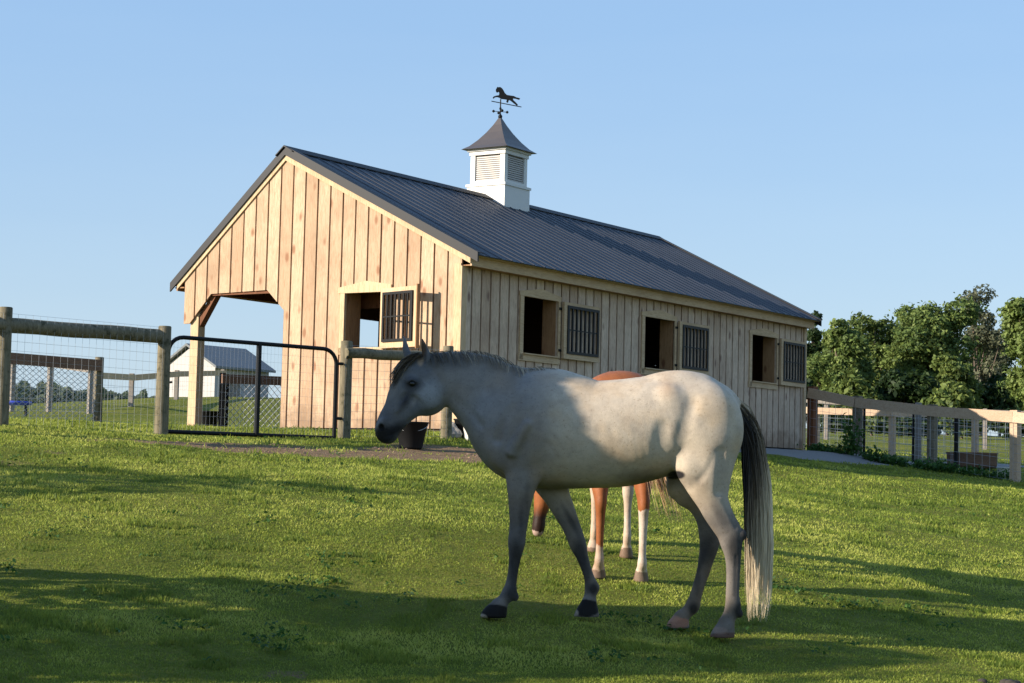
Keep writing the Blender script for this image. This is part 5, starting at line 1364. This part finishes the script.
    for i in range(n):
        a0 = np.array([rs.uniform(413, 423), rs.uniform(352.5, 357)]); t_ = rs.rand(); a1 = np.array([389.8 + 13 * t_ + rs.normal(0, 1.2), 385 - 12 * t_ + rs.uniform(-12, 6) + (1 - t_) * 2])
        mid = (a0 + a1) / 2 + np.array([-5.5, -5.5]) * rs.uniform(.35, .95)
        q = (1 - u)[:, None] ** 2 * a0 + 2 * ((1 - u) * u)[:, None] * mid + (u ** 2)[:, None] * a1
        P = np.array([gl(*w_) for w_ in q]); paths[i, :, 0] = P[:, 0]; paths[i, :, 2] = P[:, 1]; paths[i, :, 1] = rs.uniform(-.075, .05) + u * rs.uniform(-.03, .01)
    strands('forelock', paths, tints, .0045, M['grey_hair'], root)
    return root
grey_horse()

# ---------------- chestnut horse grazing behind it, seen mostly from the rear
def chestnut():
    hind = at(620, 573, 13.3); fore = at(607, 556, 14.35)
    fwd = (fore - hind)[:2]; fwd = fwd / np.linalg.norm(fwd); yaw = math.atan2(fwd[1], fwd[0])
    org = np.array([hind[0], hind[1], g1(hind[0], hind[1])])
    root = empty('chestnut_horse', tuple(org), yaw, 'chestnut horse with white stockings grazing behind the grey horse, mostly hidden by it', 'horse')
    def Hl(x, y):                                      # ground height in the horse's own frame
        wx = org[0] + fwd[0] * x - fwd[1] * y; wy = org[1] + fwd[1] * x + fwd[0] * y; return g1(wx, wy) - org[2]
    f = Field((-.45, -.42, -.1), (2.1, .85, 1.75), .010)
    s = .97
    N_ = lambda *a: [tuple(v) for v in a]
    f.tube(N_((.12, 1.18, 0, .24, .23), (.33, 1.17, 0, .27, .27), (.6, 1.15, 0, .29, .29), (.85, 1.17, 0, .30, .27), (1.08, 1.2, 0, .29, .21)), .05)
    f.ell((.15, 1.31, 0), (.24, .16, .27), .07); f.ell((-.06, 1.22, 0), (.09, .1, .07), .05)
    f.ell((1.02, 1.42, 0), (.2, .09, .06), .06)
    for sg in (-1, 1):
        yh = sg * .15; zh = Hl(.0, yh)
        f.ell((.08, 1.14, sg * .12), (.22, .26, .14), .05)
        f.tube(N_((.08, 1.0, sg * .13, .20, .13), (.09, .86, sg * .14, .16, .11), (.05, .72, yh, .10, .075), (-.03, .60, yh, .07, .05), (-.07, .53 + zh, yh, .06, .042), (-.06, .45 + zh, yh, .042, .034), (-.05, .3 + zh, yh, .034, .028), (-.04, .18 + zh, yh, .034, .028), (-.035, .13 + zh, yh, .042, .034), (-.0, .08 + zh, yh, .034, .03)), .025)
        f.tube(N_((.0, .075 + zh, yh, .042, .042), (.02, .03 + zh, yh, .055, .052), (.03, .0 + zh, yh, .065, .056)), .01, cut=zh)
        yf = sg * (.145 if sg < 0 else .095); x0 = 1.06 + .05 * sg; zf = Hl(x0, yf)
        f.tube(N_((1.1, 1.05, sg * .12, .16, .1), (x0 + .03, .86 + zf * .5, sg * .13, .10, .075), (x0 + .01, .7 + zf, yf, .066, .052), (x0, .58 + zf, yf, .05, .043), (x0, .5 + zf, yf, .047, .044), (x0, .42 + zf, yf, .035, .032), (x0, .28 + zf, yf, .029, .026), (x0 - .005, .16 + zf, yf, .036, .032), (x0 + .02, .09 + zf, yf, .03, .028)), .025)
        f.tube(N_((x0 + .02, .075 + zf, yf, .04, .04), (x0 + .04, .03 + zf, yf, .055, .05), (x0 + .05, zf, yf, .062, .055)), .01, cut=zf)
    ph = np.array([1.62, .44])                         # head position forward, left
    zg = Hl(1.66, .44)
    q = zg - .01
    f.tube(N_((1.12, 1.12, 0, .25, .15), (1.30, .98 + q * .3, .10, .19, .11), (1.46, .78 + q * .7, .22, .14, .085), (1.58, .60 + q, .34, .11, .07)), .05, n=6)
    f.tube(N_((1.62, .56 + q, .40, .09, .065), (1.68, .46 + q, .44, .15, .085), (1.67, .32 + q, .46, .105, .07), (1.65, .20 + q, .48, .062, .05), (1.645, .11 + q, .49, .06, .052), (1.64, .07 + q, .495, .05, .045)), .03)
    for sg in (-1, 1): f.tube(N_((1.60, .62 + q, .40 + sg * .06, .025, .02), (1.54, .68 + q, .40 + sg * .07, .022, .02), (1.50, .72 + q, .40 + sg * .07, .006, .006)), .012)
    V, F = f.mesh(); V[:, 2] += 0
    E_ = np.concatenate([F[:, [0, 1]], F[:, [1, 2]], F[:, [2, 3]], F[:, [3, 0]]])
    for _ in range(3):
        s_ = np.zeros_like(V); c_ = np.zeros(len(V), np.float32)
        np.add.at(s_, E_[:, 0], V[E_[:, 1]]); np.add.at(c_, E_[:, 0], 1); V = V * .5 + s_ / c_[:, None] * .5
    o = link_mesh('body', V, F, skin_mat('chestnut_coat', .5, (.75, .7, .65), .1), root, smooth=True)
    x, y, z = V.T; nz = noise2(x + 9, z + y + 9, 14, 4, 8) - .5
    C = np.tile(np.array([.29, .10, .036]), (len(V), 1))
    def lerp(C, c, w): w = np.clip(w, 0, 1)[:, None]; return C * (1 - w) + np.array(c) * w
    whl = (z < .50 + nz * .12) & (x < .4) & (y < 0); C = lerp(C, (.56, .46, .38), np.where(whl, 1, 0).astype(float))
    whl = (z < .24 + nz * .12) & (x < .4) & (y >= 0); C = lerp(C, (.52, .40, .31), np.where(whl, 1, 0).astype(float) * .85)
    whl = (z < .68 + nz * .1) & (x > .8) & (x < 1.35) & (y < .3); C = lerp(C, (.55, .45, .37), whl.astype(float) * .9)
    C = lerp(C, (.018, .012, .011), ((x > 1.4) & (y > .3)) * np.clip((.27 - (z - zg)) * 9, 0, .95)); C = lerp(C, (.5, .36, .30), ((x > 1.5) & (y > .3) & (z - zg < .06 + nz * .05)).astype(float) * .85)
    hoof_ = (z < .065 + np.where(x > .5, .12, 0)) & (x < 1.4); C = lerp(C, (.12, .08, .06), hoof_.astype(float) * .8)
    set_coat(o, C)
    rs = np.random.RandomState(5); n = 420; k = 14; u = np.linspace(0, 1, k); paths = np.zeros((n, k, 3))
    for i in range(n):
        a = rs.normal(0, 1); b = rs.normal(0, 1); e = rs.uniform(.55, 1.0)
        sw = u * e
        paths[i, :, 0] = -.10 - .10 * np.sin(np.clip(u * 2, 0, 1.57)) + .02 * a * u
        paths[i, :, 1] = -.02 - .36 * sw ** .9 + (.06 * b) * u + .02 * np.sin(u * 5 + i)
        paths[i, :, 2] = 1.25 - .82 * sw + .03 * np.sin(u * 3.1) + .02 * a
    strands('tail', paths, rs.normal(.62, .2, n), .0045, M['blond_hair'], root)
    n = 260; k = 7; u = np.linspace(0, 1, k); paths = np.zeros((n, k, 3))
    for i in range(n):
        t = rs.rand(); p0 = np.array([np.interp(t, [0, .4, 1], [1.08, 1.38, 1.60]), np.interp(t, [0, .4, 1], [0, .13, .38]), np.interp(t, [0, .4, 1], [1.42, 1.10, .68])])
        paths[i] = p0 + np.stack([u * .05, (u * .10) * (1 if i % 2 else -1), .03 * np.sin(u * 3) - u ** 2 * .16], 1)
    strands('mane', paths, rs.normal(.5, .2, n), .005, M['blond_hair'], root)
chestnut()

# broad-leaved clover and plantain patches among the grass, a few straw bits
rs = np.random.RandomState(77); n_ = 5200
u = rs.rand(n_); d_ = 1 / (1 / 9.4 + (1 / 26 - 1 / 9.4) * u); x_ = rs.uniform(-1, 1, n_) * (512 / FPX * d_ + .3)
k_ = (noise2(x_, d_, 41, 3, 1.6) > .70) & ~in_path(x_, d_); x_, d_ = x_[k_], d_[k_]
P = []; N = []
for a_, b_ in zip(x_, d_):
    c_ = rs.randint(3, 7)
    for j in range(c_):
        t_ = rs.rand() * 6.28; r_ = rs.uniform(.01, .05); P.append((a_ + math.cos(t_) * r_, b_ + math.sin(t_) * r_, rs.uniform(.018, .04))); N.append((math.cos(t_) * .3, math.sin(t_) * .3, 1.2))
P = np.array(P); P[:, 2] += gz(P[:, 0], P[:, 1])
V, F = leaf_quads(P, np.array(N), .017, rs)
tag(link_mesh('clover', V, F, M['weed'], tint=rs.rand(len(P))), 'dark broad-leaved clover scattered through the grass', 'clover', kind='stuff')
for i, (a_, b_, q_, s_) in enumerate(((1003, 664, 10.9, .05),)):
    p = gp(a_, b_, q_); rr_ = np.random.RandomState(i)
    m = MB()
    for j in range(7):
        o_ = rr_.normal(size=2) * s_ * .9; r_ = s_ * rr_.uniform(.5, .8)
        m.lathe([(0, -r_ * .4), (r_ * .8, -r_ * .2), (r_, r_ * .2), (r_ * .7, r_ * .7), (0, r_ * .9)], (o_[0], o_[1], r_ * .2), n=9)
    o = m.build('dung_pile', M['stall_floor']); o.location = tuple(p)
    tag(o, 'small dark dung pile in the bottom right corner of the pasture', 'dung')

# clods and small stones on the trampled earth
rs = np.random.RandomState(5); m = MB(); cnt_ = 0
while cnt_ < 110:
    px0 = rs.uniform(160, 500); d0 = rs.uniform(20.2, 25.0); q_ = at(px0, 450, d0)
    if dirt_amount(np.array([q_[0]]), np.array([q_[1]]))[0] < .5: continue
    z_ = g1(q_[0], q_[1]); r_ = rs.uniform(.006, .024); sx_, sy_ = rs.uniform(.7, 1.5, 2)
    c_ = []
    for lev, (k1, k2) in enumerate(((.0, 1.0), (.5, .85), (.9, .3))):
        for a_ in range(6): t_ = a_ * 1.047 + lev * .4; kk = rs.uniform(.8, 1.2); c_.append((q_[0] + math.cos(t_) * r_ * k2 * sx_ * kk, q_[1] + math.sin(t_) * r_ * k2 * sy_ * kk, z_ + r_ * k1 - .003))
    m.add(c_, [(i, (i + 1) % 6, 6 + (i + 1) % 6, 6 + i) for i in range(6)] + [(6 + i, 6 + (i + 1) % 6, 12 + (i + 1) % 6, 12 + i) for i in range(6)] + [tuple(range(12, 18))], rs.rand())
    cnt_ += 1
M['clod'] = paint('dry_clods', (.26, .17, .11), .95, 0, .6, 12)
tag(m.build('dirt_clods', M['clod']), 'loose clods and small stones on the bare earth by the gate', 'dirt', kind='stuff')
